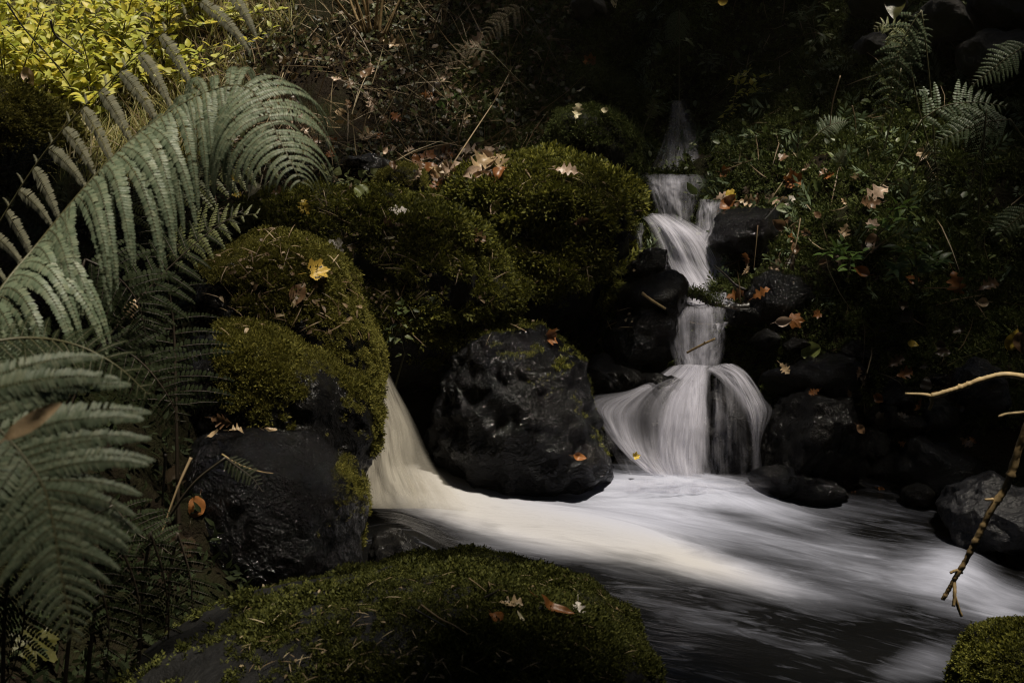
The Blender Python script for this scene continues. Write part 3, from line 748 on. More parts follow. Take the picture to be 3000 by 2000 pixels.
fall(e, 'veil', M['fall'], [list(zip(a, b, c_)) for a, b, c_ in zip(FX, FY, FD)],
     [[.6, .9, 1, 1, .9], [.4, .75, .7, 1, .8], [.35, .4, .12, .75, .65], [.5, .5, .08, .6, .6], [.5, .7, .12, .55, .5], [.4, .8, .4, .4, .45], [.4, .75, .7, .35, .35], [.5, .6, .6, .5, .4]], seed=8, nu=100, nv=120)
fall(e, 'spray', M['fall'], [[(1800, 1385, 5.03), (1950, 1375, 4.98), (2100, 1385, 4.98), (2260, 1390, 5.0)], [(1790, 1412, 5.0), (1950, 1405, 4.96), (2100, 1408, 4.96), (2270, 1415, 4.98)], [(1780, 1445, 4.98), (1950, 1445, 4.94), (2100, 1447, 4.94), (2280, 1450, 4.96)]],
     [[0, 0, 0, 0], [.08, .2, .18, .06], [.2, .45, .4, .15]], seed=31, nu=60, nv=30, layers=3, wob=.02)
fall(e, 'veil', M['fall'], [[(1990, 1075, 5.6), (2030, 1072, 5.58), (2075, 1075, 5.58)], [(1955, 1140, 5.42), (2015, 1140, 5.38), (2075, 1140, 5.42)], [(1925, 1230, 5.3), (2000, 1230, 5.25), (2078, 1230, 5.28)],
     [(1910, 1320, 5.22), (1990, 1320, 5.17), (2078, 1320, 5.2)], [(1925, 1410, 5.12), (2000, 1415, 5.08), (2080, 1415, 5.12)]],
     [[.6, .9, .6], [.5, .9, .55], [.45, .85, .5], [.25, .7, .4], [.3, .5, .3]], seed=9, nu=60)
fall(e, 'veil', M['fall'], [[(2060, 1085, 5.58), (2100, 1072, 5.56), (2140, 1070, 5.56)], [(2100, 1110, 5.42), (2150, 1100, 5.4), (2190, 1105, 5.42)], [(2150, 1160, 5.3), (2190, 1160, 5.28), (2235, 1165, 5.32)],
     [(2180, 1220, 5.22), (2210, 1220, 5.2), (2250, 1210, 5.24)], [(2195, 1300, 5.16), (2212, 1300, 5.15), (2225, 1300, 5.16)], [(2195, 1400, 5.1), (2215, 1400, 5.1), (2230, 1400, 5.1)]],
     [[.8, .9, .6], [.6, .75, .35], [.4, .65, .2], [.2, .6, .15], [.05, .2, .05], [.05, .15, .05]], seed=10, nu=40)
fall(e, 'veil', M['fall'], [[(2080, 1110, 5.34), (2130, 1100, 5.3), (2180, 1120, 5.34)], [(2075, 1220, 5.22), (2140, 1210, 5.18), (2205, 1220, 5.22)], [(2070, 1320, 5.16), (2140, 1320, 5.13), (2210, 1320, 5.16)], [(2070, 1415, 5.1), (2140, 1415, 5.08), (2215, 1410, 5.1)]],
     [[.3, .15, .3], [.3, .10, .15], [.25, .08, .1], [.35, .15, .12]], seed=11, layers=1, nu=40)
fall(e, 'veil', M['fall'], [[(1760, 1250, 5.34), (1800, 1250, 5.32), (1850, 1280, 5.3)], [(1795, 1320, 5.24), (1850, 1330, 5.22), (1900, 1350, 5.2)], [(1830, 1400, 5.14), (1890, 1400, 5.12), (1950, 1410, 5.1)]], [[.2, .35, .3], [.12, .2, .35], [.15, .25, .4]], seed=12, layers=1, nu=30)

e = empty('cascade', P(1180, 1420, 4.8), 'left peat stained cascade sliding down behind the dark boulders', 'waterfall')
fall(e, 'chute', M['fall_tan'], [[(1070, 1060, 5.15), (1100, 1062, 5.15), (1120, 1070, 5.15), (1140, 1090, 5.15)], [(1055, 1150, 5.05), (1110, 1152, 5.02), (1150, 1165, 5.02), (1190, 1180, 5.05)], [(1050, 1250, 4.95), (1120, 1250, 4.9), (1185, 1255, 4.9), (1232, 1275, 4.95)],
     [(1040, 1350, 4.85), (1130, 1345, 4.78), (1200, 1350, 4.78), (1280, 1372, 4.85)], [(1030, 1430, 4.75), (1145, 1420, 4.66), (1235, 1425, 4.68), (1345, 1445, 4.78)], [(1020, 1490, 4.63), (1170, 1490, 4.54), (1270, 1490, 4.56), (1400, 1500, 4.64)]],
     [[.7, .9, .5, .2], [.95, .95, .55, .12], [1, 1, .5, .08], [1.1, 1.0, .45, .08], [1, 1.0, .6, .1], [.1, .3, .3, .05]], seed=13, nu=80, layers=4)
e2 = empty('cascade', P(1995, 500, 7.6), 'dim thin fall in the dark hollow at the head of the stream', 'waterfall')
fall(e2, 'veil', M['fall'], [[(1965, 300, 7.9), (1985, 298, 7.88), (2010, 305, 7.9)], [(1955, 360, 7.8), (1990, 360, 7.76), (2035, 365, 7.8)], [(1935, 430, 7.7), (1990, 430, 7.66), (2055, 435, 7.7)], [(1900, 505, 7.45), (1985, 505, 7.4), (2060, 508, 7.45)]],
     [[.05, .2, .05], [.12, .25, .1], [.15, .22, .12], [.2, .25, .2]], seed=14, nu=40, layers=2)

# ------------------------------------------------------------------ ferns
def frond(parent, ctrl, normals, n, Lf, y=None, alpha=25, droop=0.8, M_=18, pl=0.14, sides=(1, -1), mt='fern', stalk='stalk', t0=0.02, rad=0.0035, seed=0, lsc=(1, 1), lift=0.0, fill=0.98, fold=0.08, dense=1.0, far=None):
    r = np.random.default_rng(seed)
    pts = np.array([P(*q) for q in ctrl]) if y is None else np.array([P(a, b, y) for a, b in ctrl])
    C = catmull(pts, 220)
    seg = np.r_[0, np.cumsum(np.linalg.norm(np.diff(C, axis=0), axis=1))]; tot = seg[-1]
    u = np.linspace(0, 1, 220); C = np.c_[[np.interp(u * tot, seg, C[:, k]) for k in range(3)]].T
    T = nrm(np.gradient(C, axis=0))
    normals = np.array(normals, float); un = np.linspace(0, 1, len(normals))
    N = nrm(np.c_[[np.interp(u, un, normals[:, k]) for k in range(3)]].T)
    N = nrm(N - (N * T).sum(1, keepdims=True) * T); S = np.cross(T, N)
    bag = Bag(); add_tube(bag, C[::6], np.linspace(rad, rad * 0.25, len(C[::6])), 5)
    gz0 = float(ground(C[0, 0], C[0, 1]))
    if C[0, 2] - gz0 > .1:
        q0 = C[0] - T[0] * .3 * np.array([1, 1, 0]); q0[2] = float(ground(q0[0], q0[1])) - .03
        add_tube(bag, catmull([q0, q0 * .45 + C[0] * .55 - T[0] * .05 * np.array([0, 0, 1]), C[0]], 14), np.linspace(rad * 1.5, rad, 14), 5)
    pos, dr, nm, ln, wd = [], [], [], [], []
    g = np.array([0, 0, -1.0])
    for i in range(n):
        t = t0 + (1 - t0) * (1 - (1 - (i + 0.5) / n) ** dense)
        for si, sd in enumerate(sides):
            k_ = min(int((t + (0.25 / n if sd < 0 else 0)) * 219), 219)
            L = (far(t) if far and si == 1 else Lf(t)) * lsc[si] * r.uniform(0.93, 1.05)
            if L < 0.006 or r.random() < 0.025: continue
            L *= 1 - 0.45 * (r.random() < 0.08)
            al = math.radians(alpha + 25 * max(0, t - 0.75) * 4 * 0.5 + r.normal() * 3)
            d = sd * S[k_] * math.cos(al) + T[k_] * math.sin(al) + N[k_] * lift + 0.05 * r.normal(size=3)
            d /= np.linalg.norm(d); p = C[k_].copy(); ds = L / M_; line = [p.copy()]
            for s in range(M_):
                f = (s + 0.5) / M_
                p = p + d * ds; d = d + g * droop * ds / max(L, 0.05) * (0.5 + f); d /= np.linalg.norm(d)
                b_ = T[k_] - d * (T[k_] @ d); b_ /= max(np.linalg.norm(b_), 1e-4); n_ = np.cross(d, b_) * sd
                lp = pl * L * (min(1, 0.55 + f * 2.5)) * (1 - f) ** 0.55 + 0.001
                lp *= r.uniform(.88, 1.08)
                for q in (1, -1):
                    if r.random() < 0.02: continue
                    pos.append(p - d * ds * 0.5); dr.append(q * b_ * 0.93 + d * (0.36 + .07 * r.normal()) + n_ * .08 * r.normal()); nm.append(n_); ln.append(lp); wd.append(ds * fill * 1.05)
                line.append(p.copy())
            add_tube(bag, line[::3] + [line[-1]], np.linspace(rad * 0.3, rad * 0.1, len(line[::3]) + 1), 3)
    V, F = leaves(np.array(pos), np.array(dr), np.array(nm), np.array(ln), np.array(wd), fold, 0.25, 0.95, 0.85, 0.25, 0.75)
    bl = Bag(); bl.add(V, F); add_tube(bl, C[::6], np.linspace(rad, rad * 0.25, len(C[::6])) * .7, 3)
    V, F = bl.get()
    obj('leaflets', V, F, M[mt], parent)
    Vs, Fs = bag.get(); obj('stalk', Vs, Fs, M[stalk], parent)


def fern(label, ctrl, normals, n, Lf, y=None, cat='fern', name='fern_frond', group=None, **kw):
    b = P(*ctrl[0]) if y is None else P(ctrl[0][0], ctrl[0][1], y)
    e = empty(name, b, label, cat, group); frond(e, ctrl, normals, n, Lf, y, **kw); return e


def bell(a, pk=0.35, end=0.05):
    return lambda t: a * (end + (1 - end) * (np.interp(t, [0, pk, 1], [0.7, 1, 0]) ** 0.8))


fern('long grey green fern frond arching over the left bank and bending down at its tip',
     [(-150, 1090, 2.25), (0, 850, 2.35), (110, 715, 2.45), (230, 570, 2.5), (350, 440, 2.55), (480, 338, 2.6), (600, 272, 2.62), (705, 250, 2.62), (765, 300, 2.58), (812, 395, 2.54), (850, 470, 2.5), (885, 540, 2.46)],
     [(-.5, -.06, .88), (-.5, -.08, .88), (-.42, -.15, .88), (-.2, -.3, .9), (.25, -.72, .6), (.5, -.75, .4)], 66, lambda t: 0.31 * np.interp(t, [0, .2, .5, .72, .86, 1], [.9, 1, .98, .72, .58, .08]), alpha=-4, droop=2.5, M_=44, pl=0.062, seed=1, rad=0.003, lsc=(1.0, 1.0), dense=1.0, far=lambda t: 0.29 * np.interp(t, [0, .5, .62, .7, .8, .9, 1], [.3, .3, .5, .8, .75, .55, .08]))
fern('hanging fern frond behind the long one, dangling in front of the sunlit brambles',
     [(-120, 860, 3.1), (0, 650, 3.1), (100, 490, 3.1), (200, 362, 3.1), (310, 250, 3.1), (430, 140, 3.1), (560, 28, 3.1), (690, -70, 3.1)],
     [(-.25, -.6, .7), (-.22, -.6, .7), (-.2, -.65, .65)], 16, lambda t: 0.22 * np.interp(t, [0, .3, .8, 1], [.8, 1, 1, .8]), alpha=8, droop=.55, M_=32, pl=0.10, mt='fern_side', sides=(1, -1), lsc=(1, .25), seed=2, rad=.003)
fern('pale close fern frond drooping in the corner with a dead brown leaf on it',
     [(-140, 1120, 1.52), (-30, 1230, 1.5), (60, 1325, 1.48), (125, 1420, 1.46), (155, 1530, 1.44), (172, 1640, 1.42), (192, 1750, 1.4), (214, 1875, 1.38)],
     [(.1, -.75, .66), (.1, -.78, .62), (.05, -.85, .5), (0, -.9, .42)], 30, lambda t: 0.185 * np.interp(t, [0, .25, .5, .75, 1], [1, .95, .66, .36, .04]), alpha=24, droop=0.55, M_=46, pl=0.12, seed=3, rad=0.0022, lift=0.15)
N_up = [(0, -.6, .8)]
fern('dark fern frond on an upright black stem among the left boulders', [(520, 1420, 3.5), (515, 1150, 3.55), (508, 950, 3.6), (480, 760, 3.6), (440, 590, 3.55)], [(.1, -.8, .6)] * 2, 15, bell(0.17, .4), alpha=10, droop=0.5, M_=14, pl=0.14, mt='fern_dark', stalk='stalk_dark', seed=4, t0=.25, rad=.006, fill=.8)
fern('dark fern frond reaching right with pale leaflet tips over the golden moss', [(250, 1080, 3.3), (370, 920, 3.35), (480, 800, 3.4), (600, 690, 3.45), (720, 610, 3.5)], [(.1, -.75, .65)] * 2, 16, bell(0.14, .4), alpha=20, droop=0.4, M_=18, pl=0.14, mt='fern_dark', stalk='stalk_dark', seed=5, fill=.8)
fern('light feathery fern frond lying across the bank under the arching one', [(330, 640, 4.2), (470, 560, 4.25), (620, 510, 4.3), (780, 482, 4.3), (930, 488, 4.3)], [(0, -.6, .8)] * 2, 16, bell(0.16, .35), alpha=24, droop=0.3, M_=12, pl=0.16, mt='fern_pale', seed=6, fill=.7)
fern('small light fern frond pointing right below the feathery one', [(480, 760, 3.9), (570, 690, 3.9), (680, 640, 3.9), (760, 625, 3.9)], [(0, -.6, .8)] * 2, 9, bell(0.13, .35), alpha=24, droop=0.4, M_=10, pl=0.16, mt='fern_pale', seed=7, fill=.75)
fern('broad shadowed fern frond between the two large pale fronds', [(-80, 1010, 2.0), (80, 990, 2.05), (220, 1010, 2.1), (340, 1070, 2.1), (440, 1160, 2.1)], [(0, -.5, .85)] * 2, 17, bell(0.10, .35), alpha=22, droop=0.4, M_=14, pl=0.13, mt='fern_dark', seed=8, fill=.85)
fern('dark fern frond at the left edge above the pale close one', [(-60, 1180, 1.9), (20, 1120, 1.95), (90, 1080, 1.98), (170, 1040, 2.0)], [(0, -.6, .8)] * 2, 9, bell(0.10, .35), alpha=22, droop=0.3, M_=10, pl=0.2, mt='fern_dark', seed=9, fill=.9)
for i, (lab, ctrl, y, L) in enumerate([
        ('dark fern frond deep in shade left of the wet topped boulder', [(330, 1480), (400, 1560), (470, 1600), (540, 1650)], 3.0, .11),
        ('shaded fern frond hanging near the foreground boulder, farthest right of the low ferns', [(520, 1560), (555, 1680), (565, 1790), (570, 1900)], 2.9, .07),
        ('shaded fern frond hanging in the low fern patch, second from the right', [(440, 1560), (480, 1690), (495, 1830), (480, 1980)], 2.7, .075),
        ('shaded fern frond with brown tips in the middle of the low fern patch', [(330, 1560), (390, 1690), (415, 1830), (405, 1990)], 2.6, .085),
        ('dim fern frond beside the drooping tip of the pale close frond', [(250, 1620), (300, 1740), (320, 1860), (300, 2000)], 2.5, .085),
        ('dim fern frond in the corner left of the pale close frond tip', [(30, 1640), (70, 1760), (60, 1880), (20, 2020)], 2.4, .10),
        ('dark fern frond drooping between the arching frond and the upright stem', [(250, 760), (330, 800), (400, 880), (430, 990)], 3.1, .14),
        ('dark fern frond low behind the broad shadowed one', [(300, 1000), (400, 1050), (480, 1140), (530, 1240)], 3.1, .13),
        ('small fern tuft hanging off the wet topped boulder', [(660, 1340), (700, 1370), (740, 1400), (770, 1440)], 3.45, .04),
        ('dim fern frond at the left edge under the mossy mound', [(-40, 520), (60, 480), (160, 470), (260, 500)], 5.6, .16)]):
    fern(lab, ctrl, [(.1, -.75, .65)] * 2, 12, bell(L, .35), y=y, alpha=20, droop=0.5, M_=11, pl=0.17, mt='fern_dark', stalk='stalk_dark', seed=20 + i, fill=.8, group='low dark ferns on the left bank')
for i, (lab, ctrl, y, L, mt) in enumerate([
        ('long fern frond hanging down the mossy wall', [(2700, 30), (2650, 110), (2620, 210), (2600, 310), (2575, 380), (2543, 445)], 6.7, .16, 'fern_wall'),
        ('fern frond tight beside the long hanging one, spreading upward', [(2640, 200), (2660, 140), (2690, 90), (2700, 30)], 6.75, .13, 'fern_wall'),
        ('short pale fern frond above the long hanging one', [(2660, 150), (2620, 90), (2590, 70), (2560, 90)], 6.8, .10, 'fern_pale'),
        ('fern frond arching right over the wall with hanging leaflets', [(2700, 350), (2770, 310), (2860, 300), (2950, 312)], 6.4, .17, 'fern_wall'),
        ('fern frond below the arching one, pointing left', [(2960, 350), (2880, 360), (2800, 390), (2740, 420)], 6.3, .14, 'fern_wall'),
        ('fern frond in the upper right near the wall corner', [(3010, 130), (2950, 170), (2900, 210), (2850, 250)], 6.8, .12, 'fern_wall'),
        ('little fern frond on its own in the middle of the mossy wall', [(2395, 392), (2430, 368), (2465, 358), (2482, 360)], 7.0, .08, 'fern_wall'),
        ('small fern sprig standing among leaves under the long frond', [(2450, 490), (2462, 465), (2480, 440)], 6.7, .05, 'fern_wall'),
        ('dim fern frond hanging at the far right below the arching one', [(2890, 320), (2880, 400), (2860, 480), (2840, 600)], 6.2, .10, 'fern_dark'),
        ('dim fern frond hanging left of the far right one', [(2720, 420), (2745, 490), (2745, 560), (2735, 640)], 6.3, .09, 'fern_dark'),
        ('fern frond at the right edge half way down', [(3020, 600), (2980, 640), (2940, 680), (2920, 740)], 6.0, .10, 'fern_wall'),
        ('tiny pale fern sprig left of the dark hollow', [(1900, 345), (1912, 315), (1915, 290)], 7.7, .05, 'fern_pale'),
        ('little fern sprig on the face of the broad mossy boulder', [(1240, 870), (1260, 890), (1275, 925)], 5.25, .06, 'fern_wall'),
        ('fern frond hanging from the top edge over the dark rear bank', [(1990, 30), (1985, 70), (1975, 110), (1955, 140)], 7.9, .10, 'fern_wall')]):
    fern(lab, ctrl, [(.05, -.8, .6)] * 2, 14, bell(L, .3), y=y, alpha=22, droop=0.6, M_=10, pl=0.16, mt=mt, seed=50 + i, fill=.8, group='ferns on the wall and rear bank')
fern('withered brown fern frond at the top of the dark rear bank', [(1530, 20), (1470, 60), (1430, 100), (1410, 140)], [(0, -.8, .6)] * 2, 12, bell(.12, .3), y=8.1, alpha=22, droop=0.8, M_=10, pl=.15, mt='fern_dead', seed=71, fill=.6)
fern('withered brown fern frond bowing left below the other dead one', [(1435, 150), (1370, 145), (1310, 180), (1265, 250)], [(0, -.8, .6)] * 2, 14, bell(.10, .3), y=7.9, alpha=22, droop=0.8, M_=10, pl=.15, mt='fern_dead', seed=72, fill=.6)

# ------------------------------------------------------------------ fallen leaves
def leaf_shape(kind, r):
    if kind == 'maple':
        th = np.linspace(-math.pi, math.pi, 61)[:-1]
        lob = np.zeros_like(th)
        for a0, L0 in ((0, 1), (0.85, .88), (-.85, .88), (1.75, .6), (-1.75, .6)):
            lob = np.maximum(lob, L0 * np.exp(-np.abs(((th - a0 + math.pi) % (2 * math.pi)) - math.pi) / 0.5))
        R = 0.55 * (0.42 + 0.62 * lob) * (1 + 0.07 * np.cos(th * 26))
        R = np.where(np.abs(th) > 2.7, R * 0.6, R)
        V = [(0, 0.35, 0)]; 
        for fr in (0.5, 1.0):
            V += [(math.sin(a) * q * fr, 0.35 + math.cos(a) * q * fr, 0) for a, q in zip(th, R)]
        V = np.array(V); n = 60; j = np.arange(n); j2 = (j + 1) % n
        F3 = np.c_[np.zeros(n, int), 1 + j, 1 + j2]; F4 = np.c_[1 + j, 1 + n + j, 1 + n + j2, 1 + j2]
        F = [F3, F4]
    else:
        t = np.linspace(0, 1, 33)
        if kind == 'oak': w = 0.34 * np.sin(math.pi * np.clip(t, 0, 1) ** 1.15) ** 0.75 * (0.70 + 0.30 * np.cos(2 * math.pi * (4.0 * t + 0.55)))
        elif kind == 'long': w = 0.13 * np.sin(math.pi * t ** 0.9) ** 0.7
        elif kind == 'round': w = 0.42 * np.sin(math.pi * t) ** 0.6 * (1 + 0.04 * np.cos(t * 60))
        else: w = 0.30 * np.sin(math.pi * t ** 0.8) ** 0.9 * (1 + 0.05 * (np.arange(33) % 2))
        cx = np.array([-1, -.5, 0, .5, 1])
        V = np.stack([w[:, None] * cx[None], np.repeat(t[:, None], 5, 1), np.abs(cx)[None] * w[:, None] * 0.25], -1).reshape(-1, 3)
        F = [grid_faces(33, 5)]
    curl = r.uniform(-1.2, 2.4); bend = r.uniform(-0.7, 1.2); tw = r.uniform(-1, 1)
    x, y_ = V[:, 0], V[:, 1]
    V[:, 2] += curl * x ** 2 + bend * (y_ - .4) ** 2 + tw * x * (y_ - .4) + 0.02 * np.sin(x * 23 + 5 * y_) + .03 * np.sin(11 * y_ + 3 * x)
    st = np.array([[0, 0.02, 0.0], [0.02, -.12, .02], [0.05, -.28, .06]]); Vt, Q, Tt = tube(st, [.012, .01, .008], 4)
    n0 = len(V); V = np.vstack([V, Vt]); F = F + [Q + n0, Tt + n0]
    return V, F


def place_leaf(label, pxy, size, kind, color, ang=None, stand=0.0, group=None, y=None, seed=0, up=0.008, name='fallen_leaf', cat='leaf'):
    r = np.random.default_rng(int(pxy[0] * 7 + pxy[1] * 13 + seed))
    if y is None: p, n = hit(*pxy)
    else: p, n = P(pxy[0], pxy[1], y), np.array([0, -.5, .85])
    n = nrm(n * (1 - stand) + nrm(CAM - p) * (stand + 0.25) + 0.18 * r.normal(size=3))
    L = size * mm(p[1]) * 1.15
    if y is None: up = 0.048 if p[1] > 5.5 else (0.026 if p[1] > 4.0 else 0.014)
    a = r.uniform(0, 2 * math.pi) if ang is None else math.radians(ang)
    X = nrm(RGT - n * (RGT @ n)); Yv = np.cross(n, X)
    dy = X * math.cos(a) + Yv * math.sin(a); dx = np.cross(dy, n)
    V, F = leaf_shape(kind, r)
    c = np.array([0, .45, 0]); V = (V - c) * L
    W = p + n * up + V[:, :1] * dx + V[:, 1:2] * dy + V[:, 2:] * n
    W += n * max(0, -V[:, 2].min()) * 0.8
    return tag(obj(name, W, F, M['leaf_' + color]), label, cat, group)


LEAVES = [
    ('cream pointed leaf lying on the mossy bank below the tip of the arching fern', (770, 595), 62, 'maple', 'cream', 200, .1),
    ('round pale green leaf at the left end of the broad mossy boulder', (1045, 582), 46, 'round', 'green', 60, .4),
    ('pale oak leaf on the upper left of the broad mossy boulder', (1165, 635), 70, 'oak', 'white', 10, .1),
    ('tan curled leaf tucked under the pale oak leaf', (1140, 660), 50, 'oak', 'brown', 170, .1),
    ('pale lobed leaf at the left foot of the broad mossy boulder', (985, 730), 62, 'maple', 'white', 190, .1),
    ('yellow leaf with black spots on the golden moss cap', (925, 805), 75, 'maple', 'spotted', 20, .3),
    ('brown curled leaf hanging below the yellow spotted one', (875, 872), 70, 'ovate', 'brown', 250, .3),
    ('brown oak leaf near the right shoulder of the broad mossy boulder', (1385, 700), 60, 'oak', 'brown', 330, .2),
    ('small cream sliver of leaf left of centre on the broad mossy boulder', (1137, 698), 28, 'long', 'cream', 10, .1),
    ('large tan oak leaf at the left end of the brightest moss', (1405, 508), 95, 'oak', 'tan', 60, .3),
    ('tan curled leaf in the litter left of the large tan oak leaf', (1345, 520), 70, 'oak', 'pink', 200, .1),
    ('rusty leaf in the litter under the large tan oak leaf', (1300, 560), 55, 'oak', 'rust', 250, .3),
    ('pinkish oak leaf on the right of the brightest moss', (1660, 522), 60, 'oak', 'pink', 350, .1),
    ('yellow cream leaf lying behind the brightest moss', (1605, 448), 58, 'ovate', 'cream', 160, .1),
    ('cream oak leaf on top of the small dark mossy boulder', (1685, 338), 44, 'oak', 'cream', 80, .4),
    ('tiny pale leaf on the small dark mossy boulder', (1768, 335), 18, 'round', 'cream', 0, .2),
    ('pale green lobed leaf propped up behind the litter', (1395, 425), 62, 'maple', 'green', 250, .5),
    ('tan oak leaf standing upright on the dark rear bank', (1390, 142), 54, 'oak', 'pink', 60, .6),
    ('pale leaf lying on dead stems at the rear left bank', (1155, 132), 60, 'oak', 'tan', 350, .2),
    ('grey tan curled leaf under the dead stems', (1085, 236), 50, 'ovate', 'brown', 60, .3),
    ('cream and yellow leaf on the pale wall stone at the top', (1775, 14), 50, 'maple', 'cream', 20, .1),
    ('small pale leaf on the stone above the small mossy boulder', (1710, 282), 28, 'long', 'cream', 10, .1),
    ('rust coloured leaf half hidden on the dark rear bank', (1735, 185), 40, 'maple', 'rust', 80, .4),
    ('yellow oval leaf at the lip beside the shiny black rock', (2146, 578), 28, 'round', 'yellow', 0, .2),
    ('brown wet leaf on the left of the shiny black rock', (2140, 606), 55, 'ovate', 'rust', 30, .2),
    ('tan leaf lying along the top of the shiny black rock', (2195, 598), 52, 'oak', 'tan', 350, .1),
    ('tan oak leaf low on the mossy wall beside small green leaves', (2305, 467), 50, 'oak', 'tan', 200, .4),
    ('orange brown crumpled leaf in the litter under the mossy wall', (2330, 535), 60, 'maple', 'rust', 100, .3),
    ('tan oak leaf upright under the long hanging fern', (2517, 525), 40, 'oak', 'tan', 80, .4),
    ('long pinkish tan oak leaf right of the litter heap', (2563, 580), 75, 'oak', 'pink', 30, .3),
    ('brown leaf under the long pinkish oak leaf', (2540, 612), 60, 'oak', 'brown', 190, .2),
    ('dark wet leaf beside the shiny black rock', (2300, 690), 60, 'maple', 'dark', 70, .3),
    ('pale grey leaf on the litter heap above the wet rock', (2310, 610), 50, 'oak', 'white', 60, .3),
    ('tan leaf left of the pale grey leaf on the litter heap', (2265, 592), 45, 'oak', 'pink', 150, .2),
    ('tan oak leaf hanging over the dark hollow right of the upper cascade', (2275, 780), 52, 'oak', 'pink', 250, .5),
    ('tan curled leaf left of the bright nettle', (2470, 690), 50, 'oak', 'tan', 250, .3),
    ('brown ribbed leaf under the bright nettle', (2555, 725), 60, 'ovate', 'brown', 260, .4),
    ('orange wet leaf caught at the end of the mossy branch', (2168, 868), 55, 'oak', 'rust', 10, .3),
    ('yellow orange leaf caught behind the fallen branch', (2240, 870), 52, 'oak', 'rust', 20, .3),
    ('pale leaf hanging on a stalk under the fallen branch', (2290, 935), 45, 'ovate', 'pink', 10, .3),
    ('orange brown leaf right of the pale hanging leaf', (2330, 950), 52, 'maple', 'rust', 0, .3),
    ('bright yellow pointed leaf at the right edge of the bank', (2962, 990), 62, 'ovate', 'yellow', 70, .5),
    ('brown leaf at the frame edge beside the bright yellow one', (2995, 1000), 60, 'ovate', 'brown', 280, .5),
    ('small yellow leaf on the dark right bank', (2680, 1015), 30, 'ovate', 'yellow', 340, .2),
    ('grey brown leaf in the middle of the dark right bank', (2620, 1068), 50, 'oak', 'brown', 30, .2),
    ('rusty leaf below the grey brown one on the dark right bank', (2630, 1105), 55, 'oak', 'rust', 20, .2),
    ('tan oak leaf on the glinting wet ledge', (2308, 1085), 45, 'oak', 'tan', 300, .2),
    ('green serrated leaf lying above the glinting wet ledge', (2375, 1040), 55, 'round', 'green', 20, .2),
    ('grey oak leaf on the shaded right slope', (2890, 860), 60, 'oak', 'brown', 20, .3),
    ('dark rust oak leaf standing on the shaded right slope', (2805, 835), 75, 'oak', 'rust', 280, .5),
    ('pale scrap of leaf under the grey oak leaf', (2860, 895), 30, 'round', 'tan', 0, .2),
    ('tan leaf on the wall below the arching fern', (2700, 458), 42, 'maple', 'tan', 250, .4),
    ('whitish oak leaf on the foreground boulder', (1685, 1798), 62, 'oak', 'white', 265, .2),
    ('long rusty leaf on the foreground boulder', (1600, 1783), 112, 'long', 'rust', 345, .2),
    ('curled half pale half brown leaf on the foreground boulder', (1490, 1785), 72, 'oak', 'tan', 0, .2),
    ('small rust leaf fragment on the foreground boulder', (1447, 1826), 48, 'round', 'rust', 300, .3),
    ('cream curled leaf scrap on the foreground boulder', (1530, 1822), 38, 'long', 'cream', 120, .3),
    ('brown oak leaf curled up behind the wet topped boulder', (655, 1228), 66, 'oak', 'brown', 350, .3),
    ('wet tan leaf on the left of the wet boulder top', (635, 1282), 42, 'ovate', 'tan', 350, .0),
    ('wet tan leaf in the middle of the wet boulder top', (690, 1280), 42, 'oak', 'tan', 10, .0),
    ('small tan leaf on the right of the wet boulder top', (785, 1276), 36, 'ovate', 'tan', 20, .0),
    ('dim orange leaf among the ferns left of the wet topped boulder', (565, 1485), 62, 'round', 'rust', 260, .4),
    ('large dead brown leaf hanging in the shade left of the wet topped boulder', (540, 1600), 95, 'maple', 'dark', 250, .5),
    ('dead brown leaf above the large shaded one', (490, 1410), 100, 'maple', 'dark', 20, .4),
    ('olive yellow big leaf in the bottom left corner', (90, 1900), 170, 'maple', 'olive', 280, .5),
    ('rust leaf behind the moss cap of the wet rippled boulder', (1600, 985), 52, 'maple', 'rust', 10, .3),
    ('orange leaf on the dark shore below the wet rippled boulder', (1690, 1343), 38, 'ovate', 'rust', 350, .2),
    ('orange leaf stuck at the far water edge', (2485, 1442), 38, 'oak', 'rust', 0, .2),
    ('small orange leaf right of the other one at the far water edge', (2570, 1445), 30, 'ovate', 'rust', 330, .2),
    ('brown leaf hanging in the moss on the face of the brightest moss boulder', (1460, 605), 42, 'ovate', 'pink', 250, .4),
    ('rust leaf in the hanging moss left of the upper cascade', (1698, 640), 40, 'oak', 'brown', 20, .4),
]
for lab, pxy, sz, kd, colr, ang, stand in LEAVES:
    place_leaf(lab, pxy, sz, kd, colr, ang, stand)
place_leaf('dead brown leaf stuck on the pale close fern frond', (92, 1238), 172, 'long', 'tan', 35, .9, y=1.40, up=0.012)
place_leaf('yellow brown leaf hanging in the dark ferns', (382, 905), 60, 'ovate', 'tan', 60, .8, y=3.2)
place_leaf('yellow star shaped leaf stuck in the water of the lower cascade', (1865, 1340), 26, 'maple', 'yellow', 20, .6, y=5.06)
place_leaf('pale tan leaf hanging in the sunlit brambles', (85, 222), 50, 'ovate', 'pink', 290, .9, y=7.6)
place_leaf('green serrated leaf hanging into the top edge above the wall fern', (2625, 8), 85, 'ovate', 'olive', 270, .9, y=6.2)
place_leaf('yellow leaf at the top edge above the dark hollow', (2115, 8), 24, 'round', 'yellow', 0, .6, y=7.6)

